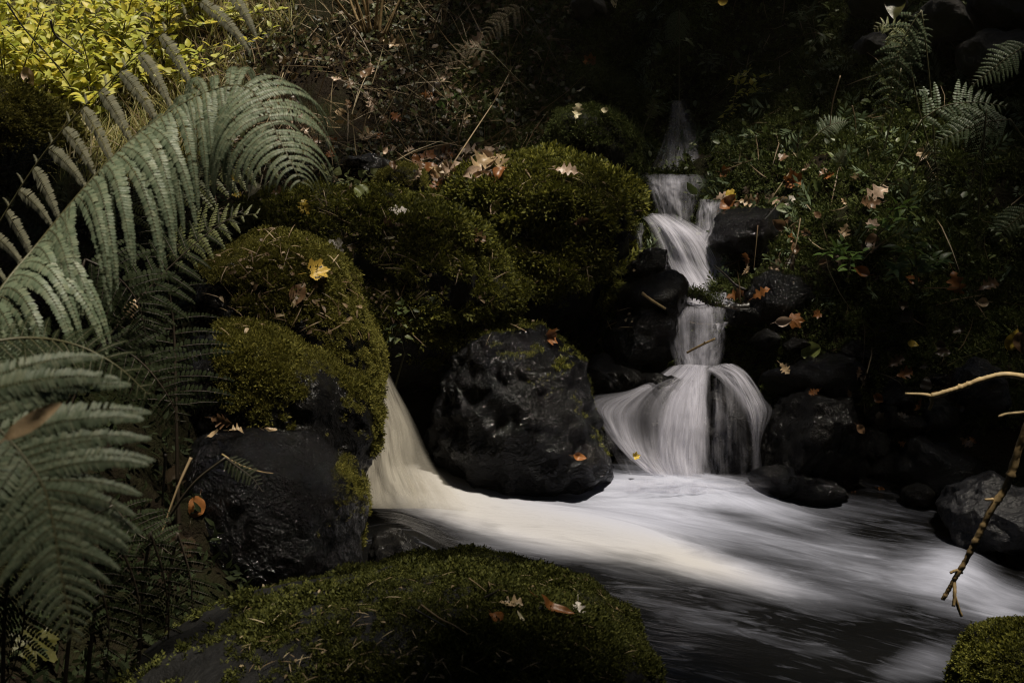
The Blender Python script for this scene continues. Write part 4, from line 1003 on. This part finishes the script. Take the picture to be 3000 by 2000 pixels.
r = np.random.default_rng(33)
def litter(n, box, cols, label, group, smin, smax):
    for i in range(n):
        q = (r.uniform(box[0], box[2]), r.uniform(box[1], box[3]))
        place_leaf(label, q, r.uniform(smin, smax), ['oak', 'oak', 'ovate', 'oak', 'ovate', 'maple'][i % 6], cols[r.integers(len(cols))], None, r.uniform(0, .4), group, seed=i)
litter(30, (1240, 460, 1480, 560), ['brown', 'tan', 'pink', 'rust', 'dark'], 'faded leaf in the heap at the left end of the brightest moss', 'litter heap by the brightest moss', 36, 70)
litter(50, (850, 200, 1400, 560), ['brown', 'brown', 'pink', 'tan', 'rust', 'dark'], 'small faded leaf in the litter of the left bank', 'litter leaves of the left bank', 24, 50)
litter(30, (2120, 480, 2620, 820), ['brown', 'pink', 'dark', 'brown', 'rust', 'tan'], 'small faded leaf in the litter under the mossy wall', 'litter leaves under the wall', 24, 48)
litter(28, (2380, 820, 2990, 1300), ['dark', 'brown', 'rust', 'dark'], 'small dull leaf on the dark right bank', 'litter leaves of the right bank', 24, 48)
litter(20, (560, 420, 900, 640), ['brown', 'yellow', 'tan', 'dark'], 'small faded leaf on the bank beneath the arching fern', 'litter leaves beneath the fern', 24, 44)

# ------------------------------------------------------------------ branches, twigs and stalks
def twig(label, pts, r0, r1, mt, cat='branch', name='branch', sides=(), knots=0, bumpy=0.12, seed=0, group=None):
    W = np.array([P(*p) for p in pts]); e = empty(name, W[0], label, cat, group)
    rr = np.random.default_rng(seed + 5); n = max(24, len(pts) * 10); C = catmull(W, n)
    rad = np.linspace(r0, r1, n) * (1 + bumpy * rr.normal(size=n) * 0.5)
    for q in range(knots): rad[rr.integers(2, n - 2)] *= 1.35
    V, Q, T3 = tube(C, rad, 8); V = V + (r0 * 0.15) * rr.normal(size=V.shape) * 0.4
    obj('stem', V, [Q, T3], M[mt], e)
    for sp, a, b in sides:
        S = np.array([P(*p) for p in sp]); V, Q, T3 = tube(catmull(S, 14), np.linspace(a, b, 14) * (1 + bumpy * rr.normal(size=14) * .6), 7)
        obj('side_twig', V, [Q, T3], M[mt], e)
    return e


Y1 = 3.1
twig('brown bare branch hanging down over the stream from the right edge', [(3060, 1120, Y1), (2990, 1300, Y1), (2950, 1420, Y1), (2905, 1490, Y1), (2870, 1560, Y1), (2830, 1640, Y1), (2800, 1690, Y1), (2780, 1725, Y1), (2762, 1755, Y1)], .0115, .0055, 'bark', knots=4, seed=1,
     sides=[([(2806, 1670, Y1), (2795, 1672, Y1), (2783, 1678, Y1)], .005, .0035), ([(2812, 1672, Y1), (2820, 1678, Y1)], .004, .003), ([(2795, 1700, Y1), (2797, 1735, Y1 - .02), (2793, 1775, Y1 - .03)], .0055, .0045),
            ([(2798, 1745, Y1 - .02), (2808, 1780, Y1 - .02), (2817, 1803, Y1 - .02)], .0045, .0045), ([(2910, 1462, Y1), (2885, 1463, Y1)], .005, .003)])
Y2 = 3.4
twig('pale yellow bare twig reaching in from the right edge above the stream', [(3060, 1115, Y2), (2950, 1097, Y2), (2880, 1110, Y2), (2820, 1132, Y2), (2770, 1148, Y2), (2728, 1160, Y2)], .0085, .007, 'bark_pale', knots=3, seed=2,
     sides=[([(2728, 1160, Y2), (2700, 1155, Y2), (2652, 1153, Y2)], .006, .0035), ([(2728, 1160, Y2), (2730, 1180, Y2), (2722, 1200, Y2)], .0055, .004)])
twig('short pale twig end at the right edge below the longer one', [(3050, 1200, Y2), (2990, 1208, Y2), (2950, 1212, Y2), (2925, 1220, Y2)], .005, .004, 'bark_pale', seed=3, name='twig', cat='twig')
twig('black mossy branch lying across the head of the lower cascade', [(1900, 870, 5.95), (2000, 860, 5.95), (2045, 866, 5.93), (2090, 890, 5.92), (2130, 903, 5.92), (2200, 900, 5.92), (2260, 915, 5.95)], .016, .024, 'bark_dark', seed=4, bumpy=.5, knots=8,
     sides=[([(2120, 905, 5.9), (2100, 912, 5.88), (2085, 915, 5.86)], .008, .005), ([(2140, 905, 5.9), (2200, 906, 5.88), (2240, 900, 5.88)], .005, .004)])
V, F = None, None
bp = np.array([P(x, yv, 5.92) for x, yv in [(2020, 858), (2035, 856), (2050, 862), (2062, 868), (2075, 876), (2085, 884), (2100, 893)] for _ in range(60)]); bp += rng.normal(size=bp.shape) * .012
V, F = sprigs(bp, np.tile([0, -.2, .9], (len(bp), 1)), 0.03, 4, 1.0, seed=5)
br = [o for o in COL.objects if o.get('label', '').startswith('black mossy branch')][0]
obj('moss', V, F, M['moss_dark'], br, smooth=False)
twig('thin black twig leaning over the foot of the upper cascade', [(2091, 776, 6.0), (2130, 810, 5.98), (2155, 835, 5.96), (2185, 850, 5.95)], .005, .008, 'bark_dark', seed=5, name='twig', cat='twig')
twig('short brown stick caught in the falling water of the lower cascade', [(2012, 1033, 5.6), (2050, 1013, 5.58), (2095, 992, 5.56)], .005, .0055, 'bark', seed=6, name='stick', cat='stick', sides=[([(2060, 1008, 5.58), (2065, 1000, 5.57)], .003, .002)])
twig('bleached thin stick lying on the wet rocks left of the cascade', [(1880, 858, 5.7), (1910, 880, 5.69), (1950, 905, 5.68)], .007, .006, 'bark', seed=7, name='stick', cat='stick')


def stalk(label, pts, r0, mt='straw', cat='stalk', seed=0, group=None):
    W = np.array([P(*p) if len(p) == 3 else hit(*p)[0] + np.array([0, -.01, .02]) for p in pts]); C = catmull(W, 26)
    V, Q, T3 = tube(C, np.linspace(r0, r0 * .5, 26), 5)
    return tag(obj('dry_stalk', V, [Q, T3], M[mt]), label, cat, group)


stalk('long straw coloured stalk slanting up from the left end of the brightest moss', [(1268, 565), (1320, 490, 6.5), (1380, 400, 6.7), (1440, 310, 6.9)], .006)
stalk('short pale straw stuck in the brightest moss', [(1540, 510), (1550, 525), (1558, 540)], .006)
stalk('pale stalk lying at the left foot of the broad mossy boulder', [(850, 640), (900, 665), (945, 700), (975, 730)], .004)
stalk('thin pale stalk across the top of the broad mossy boulder', [(1150, 660), (1200, 680), (1240, 695), (1282, 710)], .0035)
stalk('straw lying left on the broad mossy boulder beneath the pale oak leaf', [(900, 625), (960, 640), (1030, 668)], .003)
stalk('long straw stalk lying on the foreground boulder', [(1235, 1790), (1290, 1830), (1330, 1850), (1370, 1875)], .0028)
stalk('dark straw beside the long stalk on the foreground boulder', [(1220, 1805), (1260, 1828), (1310, 1856)], .0028, 'bark_dark')
stalk('upright pale straw on the crown of the foreground boulder', [(1430, 1700, 2.9), (1433, 1725), (1437, 1745)], .0022)
stalk('black needle crossing the pale straw on the foreground boulder crown', [(1420, 1768), (1445, 1755), (1462, 1744)], .0028, 'bark_dark')
stalk('thin stalk left of the black needle on the foreground boulder', [(1375, 1712), (1400, 1730), (1425, 1750)], .002)
stalk('red brown stem hanging from the top of the wet topped boulder', [(650, 1330, 3.5), (700, 1360, 3.48), (760, 1380, 3.48), (800, 1386, 3.5)], .003, 'bark')
stalk('pale straight stalk leaning in the shade under the pale close frond', [(560, 1340, 3.4), (520, 1430, 3.35), (470, 1570, 3.3)], .005)
stalk('dark stalk standing beside the leaning pale one', [(485, 1330, 3.4), (480, 1400, 3.4), (475, 1480, 3.4)], .005, 'bark_dark')
stalk('thin bent stalk on the wall left of the long hanging fern', [(2462, 222, 7.0), (2440, 300, 7.0), (2430, 380, 7.0), (2425, 455, 7.0)], .004)
stalk('straw stalk on the wall in front of the long hanging fern', [(2497, 310, 6.9), (2505, 350, 6.9), (2508, 400, 6.9)], .004)
stalk('pale hanging stem right of the upper cascade, longest of the three', [(2345, 640, 6.1), (2330, 720, 6.0), (2300, 780, 6.0), (2290, 810, 6.0)], .004)
stalk('pale hanging stem near the shiny black rock', [(2220, 660, 6.15), (2215, 720, 6.12), (2208, 790, 6.1)], .003)
stalk('forked thin stem dangling under the fallen branch', [(2325, 825, 5.85), (2300, 890, 5.83), (2260, 935, 5.82), (2255, 985, 5.82)], .0035)
stalk('grass stem leaning over the upright grey stone', [(2775, 1072, 5.1), (2820, 1048, 5.1), (2900, 1022, 5.1)], .003, 'grass')
stalk('thin twig lying on the shaded right slope', [(2740, 905), (2800, 888), (2880, 875)], .004, 'bark')
stalk('diagonal twig in front of the litter heap right of the upper cascade', [(2230, 655, 6.2), (2265, 615, 6.3), (2300, 575, 6.4)], .004, 'bark_dark')
stalk('dark arching bramble stem in front of the sunlit brambles', [(148, 60, 7.2), (160, 100, 7.2), (200, 135, 7.2), (240, 162, 7.2)], .008, 'bark_dark')
stalk('dark straight bramble stem at the far left of the sunlit brambles', [(20, 10, 7.3), (60, 70, 7.3), (110, 130, 7.3), (190, 215, 7.3)], .006, 'bark_dark')
e = empty('dead_stem_clump', hit(1080, 110)[0], 'clump of upright dead brown stems at the top of the left rear bank', 'dead stems')
for i in range(11):
    b = hit(1060 + 6 * i, 110 + r.uniform(-10, 20))[0]; tpt = b + np.array([(i - 5.5) * 0.10 + r.normal() * .05, r.normal() * .1, r.uniform(.6, 1.0)])
    C = catmull([b, (b + tpt) / 2 + r.normal(size=3) * .04, tpt], 14); V, Q, T3 = tube(C, np.linspace(.011, .006, 14), 5); obj('stem', V, [Q, T3], M['bark'], e)

# ------------------------------------------------------------------ leafy plants
def plant(label, base, tips, nleaf, L, W, mt, name='nettle', cat='plant', group=None, seed=0, droop=.25, top=False, stem_r=.004):
    rr = np.random.default_rng(seed); base = np.asarray(base, float); e = empty(name, base, label, cat, group); bag = Bag()
    pos, dr, nm, ln = [], [], [], []
    for tp in tips:
        C = catmull([base, base * .5 + np.asarray(tp) * .5 + np.array([0, 0, .04]) + rr.normal(size=3) * .02, tp], 20); add_tube(bag, C, np.linspace(stem_r, stem_r * .5, 20), 5)
        T = nrm(np.gradient(C, axis=0))
        for j in range(nleaf):
            f = 0.25 + 0.75 * (j + 1) / nleaf; k_ = min(int(f * 19), 19); a = rr.uniform(0, 6.28)
            for sg in (1, -1):
                h = np.array([math.cos(a) * sg, math.sin(a) * sg * .6 - .15, .25]); d = nrm(h + .5 * T[k_] + .2 * rr.normal(size=3))
                pos.append(C[k_] + d * .012); dr.append(d); nm.append(nrm(np.array([0, -.25, 1.0]) + .35 * rr.normal(size=3))); ln.append(L * rr.uniform(.6, 1.15) * (1.1 - .5 * f))
    pos, dr, nm, ln = map(np.array, (pos, dr, nm, ln))
    V, F = leaves(pos, dr, nm, ln, ln * W, .12, droop, 1.0, .72, .3, .62); obj('foliage', V, F, M[mt], e)
    Vs, Fs = bag.get(); obj('stem', Vs, Fs, M['stalk'], e); return e


b = hit(2480, 800)[0]
plant('bright green nettle shoot with toothed leaves on the ledge right of the upper cascade', b, [P(2420, 745, b[1] - .15), P(2470, 715, b[1] - .1), P(2520, 740, b[1] - .2), P(2490, 790, b[1] - .25)], 4, .085, .55, 'nettle', seed=1)
b = hit(2690, 860)[0]
plant('taller darker nettle with drooping leaves on the right bank', b, [P(2660, 660, b[1] - .3), P(2640, 730, b[1] - .3), P(2720, 720, b[1] - .3), P(2750, 770, b[1] - .3), P(2620, 790, b[1] - .3)], 6, .11, .42, 'nettle_dark', seed=2, droop=.5)
b = hit(2560, 700)[0]
plant('pale nettle tip with a rosette of toothed leaves above the bright shoot', b, [P(2590, 640, b[1] - .15), P(2570, 665, b[1] - .2), P(2655, 610, b[1] - .2)], 4, .08, .55, 'nettle', seed=3)
b = hit(2180, 300)[0]
plant('sunlit yellow green herb on the mossy wall right of the dark hollow', b, [b + np.array([dx, -.12, dz]) for dx, dz in [(-.1, .14), (0, .2), (.1, .16), (.15, .05), (-.08, .02), (.05, .08), (-.15, -.1), (-.2, -.2)]], 7, .055, .6, 'bramble', name='herb', seed=4, stem_r=.002)
b = hit(2060, 190)[0]
plant('grey green leafy sprig left of the sunlit herb', b, [b + np.array([dx, -.1, dz]) for dx, dz in [(-.12, .15), (0, .05), (.08, .0), (.03, -.12)]], 3, .075, .5, 'herb', name='herb', seed=5, stem_r=.002)
b = hit(2390, 130)[0]
plant('tall herb with long toothed leaves high on the mossy wall', b, [P(2365, 0, b[1] - .15), P(2330, 40, b[1] - .2), P(2440, 150, b[1] - .3), P(2380, 140, b[1] - .25)], 4, .12, .34, 'herb', name='herb', seed=6, droop=.5)
b = hit(1180, 940)[0]
plant('small green herb hanging on the lower face of the broad mossy boulder', b, [b + np.array([dx, -.08, dz]) for dx, dz in [(0, .06), (.06, .03), (-.03, -.06), (.01, -.12)]], 3, .06, .6, 'herb', name='herb', seed=7, stem_r=.002)
b = hit(1420, 360)[0]
plant('slender seedling with narrow pale leaves behind the slanting straw stalk', b, [b + np.array([dx, -.15, dz]) for dx, dz in [(.1, .1), (.15, .02), (-.05, .1), (.02, .14)]], 3, .09, .3, 'herb', name='herb', seed=8, stem_r=.002)
b = hit(1330, 340)[0]
plant('small leafy sprig left of the slender seedling', b, [b + np.array([dx, -.12, dz]) for dx, dz in [(-.08, .06), (.02, .12), (.06, .03), (-.02, -.03)]], 3, .06, .6, 'nettle_dark', name='herb', seed=9, stem_r=.002)
b = hit(1030, 560)[0]
plant('ivy like runner with pale round leaves at the left rear of the broad boulder', b, [b + np.array([dx, -.1, dz]) for dx, dz in [(-.1, .1), (.0, .08), (.1, .1), (.04, .02), (-.06, 0)]], 4, .05, .9, 'fern_pale', name='herb', seed=10, stem_r=.002)

# sunlit bramble bushes, top left
BR = [(0, 60, 8.6), (130, 40, 8.8), (280, 50, 8.8), (430, 70, 8.8), (60, 150, 8.3), (200, 150, 8.3), (340, 160, 8.3), (470, 150, 8.4), (120, 240, 7.9), (20, 240, 7.8), (260, 250, 7.9), (590, 60, 9.0)]
BW = ['in the top left corner', 'just right of the corner one', 'in the middle of the top row', 'right of the middle along the top', 'at the left edge under the corner one', 'behind the dark arching stem', 'right of the arching stem',
      'nearest the hanging fern frond', 'in front, above the mossy mound', 'at the lower left edge by the mound', 'in front, left of the hanging frond', 'farthest right and half in shade']
for i, ((bx, by, yy), w) in enumerate(zip(BR, BW)):
    b = P(bx, by + 40, yy); b[2] = min(b[2], float(ground(b[0], b[1])) + .05) if ground(b[0], b[1]) > b[2] - .6 else b[2] - .2
    rr = np.random.default_rng(200 + i)
    tips = [b + np.array([rr.normal() * .3, rr.uniform(-.4, .05), rr.uniform(.12, .62)]) for _ in range(15)]
    plant('sunlit yellow green bramble bush ' + w, b, tips, 9, .105, .62, 'bramble', name='bramble_bush', cat='bush', group='bramble bushes at the top left', seed=300 + i, stem_r=.006)

# ------------------------------------------------------------------ ground cover nobody could count
def scatter_ground(n, test, seed):
    rr = np.random.default_rng(seed); out = []
    x = rr.uniform(-4.6, 4.2, n * 6); y = rr.uniform(2.2, 10.5, n * 6); z = ground(x, y)
    p = np.c_[x, y, z]; qx, qy, f = proj(p)
    ok = (qx > -120) & (qx < 3120) & (qy > -150) & (qy < 2100) & (z > 0.04)
    ok[ok] &= test(qx[ok], qy[ok], p[ok])
    p = p[ok][:n]
    return p, ground_n(p[:, 0], p[:, 1]), rr


p, n_, rr = scatter_ground(11000, lambda x, y, q: (x < 860 - y * 0.4 + 120 * fbm(q * 1.3, 2, 3)) & (y < 560), 1)
d = nrm(n_ * .9 + rr.normal(size=p.shape) * .55 + np.array([0, 0, .5])); L = rr.uniform(.08, .26, len(p))
V, F = leaves(p, d, nrm(rr.normal(size=p.shape) + np.array([0, -1, .3])), L, L * .03 + .002, .0, .6, 1, .7)
tag(obj('grass', V, F, M['grass']), kind='stuff')
p, n_, rr = scatter_ground(24000, lambda x, y, q: (x > 600) & (x < 1700) & (y < 560) & (fbm(q * 1.6, 3, 8) > -.35), 2)
d = nrm(n_ * .4 + rr.normal(size=p.shape) * .8); L = rr.uniform(.015, .075, len(p)) * rr.uniform(.5, 1, len(p))
V, F = leaves(p + n_ * rr.uniform(0, .06, (len(p), 1)), d, nrm(n_ + rr.normal(size=p.shape) * .5), L, L * .62, .12, .2, 1, .75)
tag(obj('undergrowth', V, F, M['understorey']), kind='stuff')
p, n_, rr = scatter_ground(2600, lambda x, y, q: (x > 450) & (x < 1550) & (y < 560), 3)
d = nrm(n_ * .7 + rr.normal(size=p.shape) * .8); L = rr.uniform(.12, .5, len(p))
V, F = leaves(p, d, nrm(rr.normal(size=p.shape)), L, np.full(len(p), .006), .0, .5, 1, .8)
tag(obj('dead_grass', V, F, M['straw']), kind='stuff')
p, n_, rr = scatter_ground(120000, lambda x, y, q: (x > 1330) & (y < 1250) & (fbm(q * 2.0, 3, 5) > -.85 + .0009 * np.clip(y - 600, 0, 2000)), 4)
V, F = sprigs(p, n_, .05 * (0.7 + .5 * rr.random(len(p))), 6, .9, .5, seed=6)
tag(obj('bank_moss', V, F, M['moss_dark'], smooth=False), kind='stuff')
p, n_, rr = scatter_ground(700, lambda x, y, q: (x > 1850) & (y < 900), 15)
V, F = sprigs(p + n_ * .02, nrm(n_ + np.array([0, -.5, .2])), rr.uniform(.08, .2, len(p)), 11, .6, .4, .09, .42, seed=16)
tag(obj('fern_sprigs', V, F, M['fern_wall'], smooth=False), kind='stuff')
p, n_, rr = scatter_ground(700, lambda x, y, q: (x > 2100) & (y < 1250), 17)
d = nrm(rr.normal(size=p.shape) * .6 + np.array([0, -.3, -.6])); L = rr.uniform(.1, .35, len(p))
V, F = leaves(p + n_ * .05, d, nrm(rr.normal(size=p.shape)), L, np.full(len(p), .006), .0, .5, 1, .8)
tag(obj('dead_stems', V, F, M['straw']), kind='stuff')
p, n_, rr = scatter_ground(3600, lambda x, y, q: (x > 1880) & (y < 820) & (fbm(q * 1.8, 3, 15) > 0.0), 5)
d = nrm(n_ * .5 + rr.normal(size=p.shape) * .8); L = .025 * np.exp(rr.normal(size=len(p)) * .45)
V, F = leaves(p + n_ * rr.uniform(.02, .07, (len(p), 1)), d, nrm(n_ + rr.normal(size=p.shape) * .5), L, L * .6, .12, .2, 1, .75)
tag(obj('wall_herbs', V, F, M['herb']), kind='stuff')
p, n_, rr = scatter_ground(26000, lambda x, y, q: (x < 760) & (y > 560), 6)
d = nrm(n_ * .4 + rr.normal(size=p.shape) * .8); L = rr.uniform(.015, .05, len(p))
V, F = leaves(p + n_ * rr.uniform(0, .05, (len(p), 1)), d, nrm(n_ + rr.normal(size=p.shape) * .5), L, L * .35, .12, .2, 1, .75)
tag(obj('shaded_undergrowth', V, F, M['fern_dark']), kind='stuff')  # dense leaves in the shade-darkened colour, darkening the lower left bank
# bits of straw, bud scale and torn leaf caught in the moss of the rear boulders
pos, nn = [], []
rr = np.random.default_rng(78)
for _ in range(900):
    h, n1_ = hit(rr.uniform(620, 1860), rr.uniform(470, 980))
    if 4.0 < h[1] < 6.6 and n1_[2] > .15: pos.append(h + n1_ * .02); nn.append(n1_)
pos, nn = np.array(pos), np.array(nn); d = nrm(np.cross(nn, rr.normal(size=nn.shape)) + .3 * nn); L = rr.uniform(.012, .10, len(pos))
V, F = leaves(pos, d, nn, L, np.where(L < .04, .014, .0035), .15, rr.uniform(-.2, .6), 1, .8)
tag(obj('moss_debris', V, F, M['debris']), kind='stuff')
# pine needles and seed husks on the foreground boulder
pos, nn = [], []
rr = np.random.default_rng(77)
for _ in range(260):
    h, n1_ = hit(rr.uniform(700, 1900), rr.uniform(1695, 1995))
    if h[1] < 3.4: pos.append(h + n1_ * .010); nn.append(n1_)
pos, nn = np.array(pos), np.array(nn); d = nrm(np.cross(nn, rr.normal(size=nn.shape)) + .25 * nn); L = rr.uniform(.008, .045, len(pos))
V, F = leaves(pos, d, nn, L, np.where(L < .016, .006, .0022), .1, rr.uniform(-.2, .5), 1, .8)
tag(obj('pine_needles', V, F, M['straw']), kind='stuff')

# ------------------------------------------------------------------ unseen trees added for shade, crowns holed where sun should fall
LIT = [(-500, 0, 10.5, 3.6, 1), (1500, 180, 8.1, 1.1, .5), (2350, 130, 7.7, .9, .45), (2850, 220, 7.1, .9, .3), (1150, 250, 8.2, .9, .4), (1900, 100, 8.1, .8, .45), (2800, 700, 6.0, .8, .25), (2700, 1050, 5.5, .6, .2), (800, 120, 8.8, .8, .45),
       (100, 60, 8.9, 2.6, 1), (450, 200, 8.0, .8, .6), (150, 420, 6.5, .5, .5),
       (1150, 1420, 4.8, .35, 1), (1250, 1460, 4.8, .4, 1), (1500, 1510, 4.6, .42, 1), (1750, 1570, 4.4, .42, 1), (2000, 1620, 4.2, .4, 1), (1950, 1440, 5.0, .4, 1), (2150, 1475, 4.8, .38, 1), (2350, 1560, 4.5, .42, 1), (2300, 1700, 4.0, .36, .9), (2600, 1650, 4.2, .42, .95), (2850, 1690, 4.0, .4, .95), (2650, 1520, 4.6, .3, .6),
       (1970, 1220, 5.4, .33, .9), (2040, 1000, 5.8, .25, .9), (2060, 830, 6.3, .32, .9), (2000, 720, 6.6, .35, .95), (1980, 600, 7.0, .28, .85),
       (400, 470, 2.6, .45, 1), (200, 640, 2.5, .4, 1), (700, 300, 2.6, .40, 1), (820, 420, 2.5, .3, .9), (60, 850, 2.4, .3, .95), (300, 250, 3.1, .55, 1), (450, 130, 3.1, .4, 1), (150, 420, 3.1, .3, .9),
       (100, 1350, 1.45, .4, .62), (300, 1250, 1.45, .3, .62), (180, 1650, 1.42, .25, .5),
       (1650, 500, 6.6, .42, 1), (1430, 500, 6.7, .35, 1), (1820, 560, 6.5, .25, .9), (1250, 620, 6.0, .45, .85), (1430, 700, 5.9, .28, .9), (900, 750, 4.8, .32, 1), (1050, 880, 4.7, .2, .7), (760, 980, 4.15, .32, .9), (980, 1090, 4.1, .25, .8), (1040, 1370, 3.8, .1, .7), (760, 1255, 3.8, .32, .9), (2380, 1085, 5.5, .15, .6), (2220, 620, 6.4, .15, .6), (2900, 1450, 4.6, .15, .5),
       (1600, 1820, 2.8, .27, .85), (1800, 1930, 2.7, .25, .7), (1600, 1790, 2.85, .2, 1), (1480, 1790, 2.85, .14, .9), (1150, 1690, 3.9, .25, 1), (2950, 1930, 3.1, .2, .1),
       (2180, 240, 7.5, .2, .9), (2300, 560, 6.6, .32, .75), (2530, 630, 6.3, .34, .75), (2480, 760, 6.0, .22, .8), (2660, 730, 6.0, .22, .5), (2640, 150, 6.8, .45, 1), (2590, 350, 6.8, .4, 1), (2850, 300, 6.5, .3, .2),
       (1690, 340, 7.3, .1, .9), (1600, 450, 6.9, .12, .8), (1390, 150, 8.1, .2, .9), (1380, 470, 6.8, .35, 1), (1180, 480, 6.9, .3, .8), (1150, 140, 8.4, .25, .5), (770, 590, 6.0, .15, .9), (980, 730, 5.4, .12, .8), (1050, 570, 6.3, .2, .6),
       (2960, 990, 5.5, .12, .8), (2850, 1120, 3.4, .25, 1), (2720, 1150, 3.4, .2, 1), (2900, 1480, 3.1, .2, .9), (2960, 1360, 3.1, .2, .9), (2810, 1680, 3.1, .2, 1), (60, 330, 6.3, .45, .8), (900, 480, 7.0, .6, .3)]
LP = np.array([P(a, b, c) for a, b, c, _, _ in LIT]); LR = np.array([q[3] for q in LIT]); LS = np.array([q[4] for q in LIT])
SHADE_TREES = [(-7.5, 4.5, 'unseen shade tree added left of the dell'), (6.8, 7.5, 'unseen shade tree added right of the old wall'), (5.5, -2.5, 'unseen shade tree added behind the camera on the right bank'), (-5.5, -4.5, 'unseen shade tree added behind the camera on the left bank'), (-9.5, 15.5, 'unseen shade tree added up the slope behind the dell')]
rr = np.random.default_rng(99)
NC = 170000
cx = rr.uniform(-14, 13, NC); cyy = rr.uniform(-9, 19, NC); cz = rr.uniform(5.2, 9.5, NC)
cpos = np.c_[cx, cyy, cz]
keep = fbm(cpos * .55, 3, 61) > -0.5
cpos = cpos[keep]
# how far each leaf's shadow passes from the sunlit patches
rel = cpos[:, None, :] - LP[None]; along = rel @ SUN; dist = np.linalg.norm(rel - along[..., None] * SUN, axis=2)
prob = (LS[None] * np.clip((1.2 * LR[None] + 0.12 - dist) / (0.3 * LR[None]), 0, 1)).max(1)
keep = rr.random(len(cpos)) > prob
# gap cut above and behind the camera, so wet rock reflects open sky
skyd = nrm(cpos - np.array([.2, 5.0, .3])); gap = np.arccos(np.clip(skyd @ nrm(np.array([0, -.5, .84])), -1, 1))
keep &= rr.random(len(cpos)) > np.clip(1.5 - gap / .09, 0, .95)
vd = cpos - np.array([0.2, 4.6, .6]); el = np.arctan2(vd[:, 2], np.hypot(vd[:, 0], vd[:, 1])); azm = np.arctan2(vd[:, 0], vd[:, 1])
keep &= ~((el > .24) & (el < .62) & (np.abs(azm) < .55) & (vd[:, 1] > 0) & (rr.random(len(cpos)) < .8))  # forward gap cut in the added crowns for glints on wet tops
cpos = cpos[keep]
own = np.argmin([(cpos[:, 0] - a) ** 2 + (cpos[:, 1] - b) ** 2 for a, b, _ in SHADE_TREES], 0)
for i, (tx, ty, lab) in enumerate(SHADE_TREES):
    gz0 = float(ground(tx, ty)); e = empty('shade_tree', (tx, ty, gz0 - .3), lab, 'tree', None)
    bag = Bag(); C = catmull([(tx, ty, gz0 - .3), (tx + .1, ty, gz0 + 2), (tx - .1, ty + .2, 6), (tx, ty, 9)], 20); add_tube(bag, C, np.linspace(.32, .12, 20), 10)
    Vt, Ft = bag.get(); obj('trunk', Vt, Ft, M['bark_dark'], e)
    bag = Bag(); mine = cpos[own == i]
    for j in range(14):
        tgt = mine[rr.integers(len(mine))]; st = C[rr.integers(9, 18)]
        lc = catmull([st, st * .5 + tgt * .5 + np.array([0, 0, .5]), tgt], 10)
        rl = lc[:, None, :] - LP[None]; dl = np.linalg.norm(rl - (rl @ SUN)[..., None] * SUN, axis=2)
        if (dl < LR[None] + .1).any(): continue
        add_tube(bag, lc, np.linspace(.09, .02, 10), 6)
    Vt, Ft = bag.get(); obj('limb', Vt, Ft, M['bark_dark'], e)
    L = rr.uniform(.22, .38, len(mine))
    V, F = leaves(mine, nrm(rr.normal(size=mine.shape) * np.array([1, 1, .4])), nrm(rr.normal(size=mine.shape) * .6 + np.array([0, 0, 1])), L, L * .6, .1, .2, 1, .8)
    obj('crown', V, F, M['canopy'], e)

# ------------------------------------------------------------------ thin warm haze added for the glow at the upper left
hz, ht = mat('glow_haze'); k = NT(ht)
vp = k.n('VolumePrincipled'); vp.inputs['Color'].default_value = (1.0, 0.86, 0.58, 1); vp.inputs['Density'].default_value = 0.0012; vp.inputs['Anisotropy'].default_value = 0.35
ho = k.n('OutputMaterial'); k.l(vp.outputs[0], ho.inputs[1])
hx0, hx1, hy0, hy1, hz0, hz1 = -61, 61, -61, 81, float(GV[:, 2].min()) - 1.0, 16.0
HV = np.array([(x, y, z) for z in (hz0, hz1) for y in (hy0, hy1) for x in (hx0, hx1)], float)
HF = np.array([[0, 2, 3, 1], [4, 5, 7, 6], [0, 1, 5, 4], [2, 6, 7, 3], [0, 4, 6, 2], [1, 3, 7, 5]])
tag(obj('haze', HV, HF, hz, smooth=False), kind='stuff')
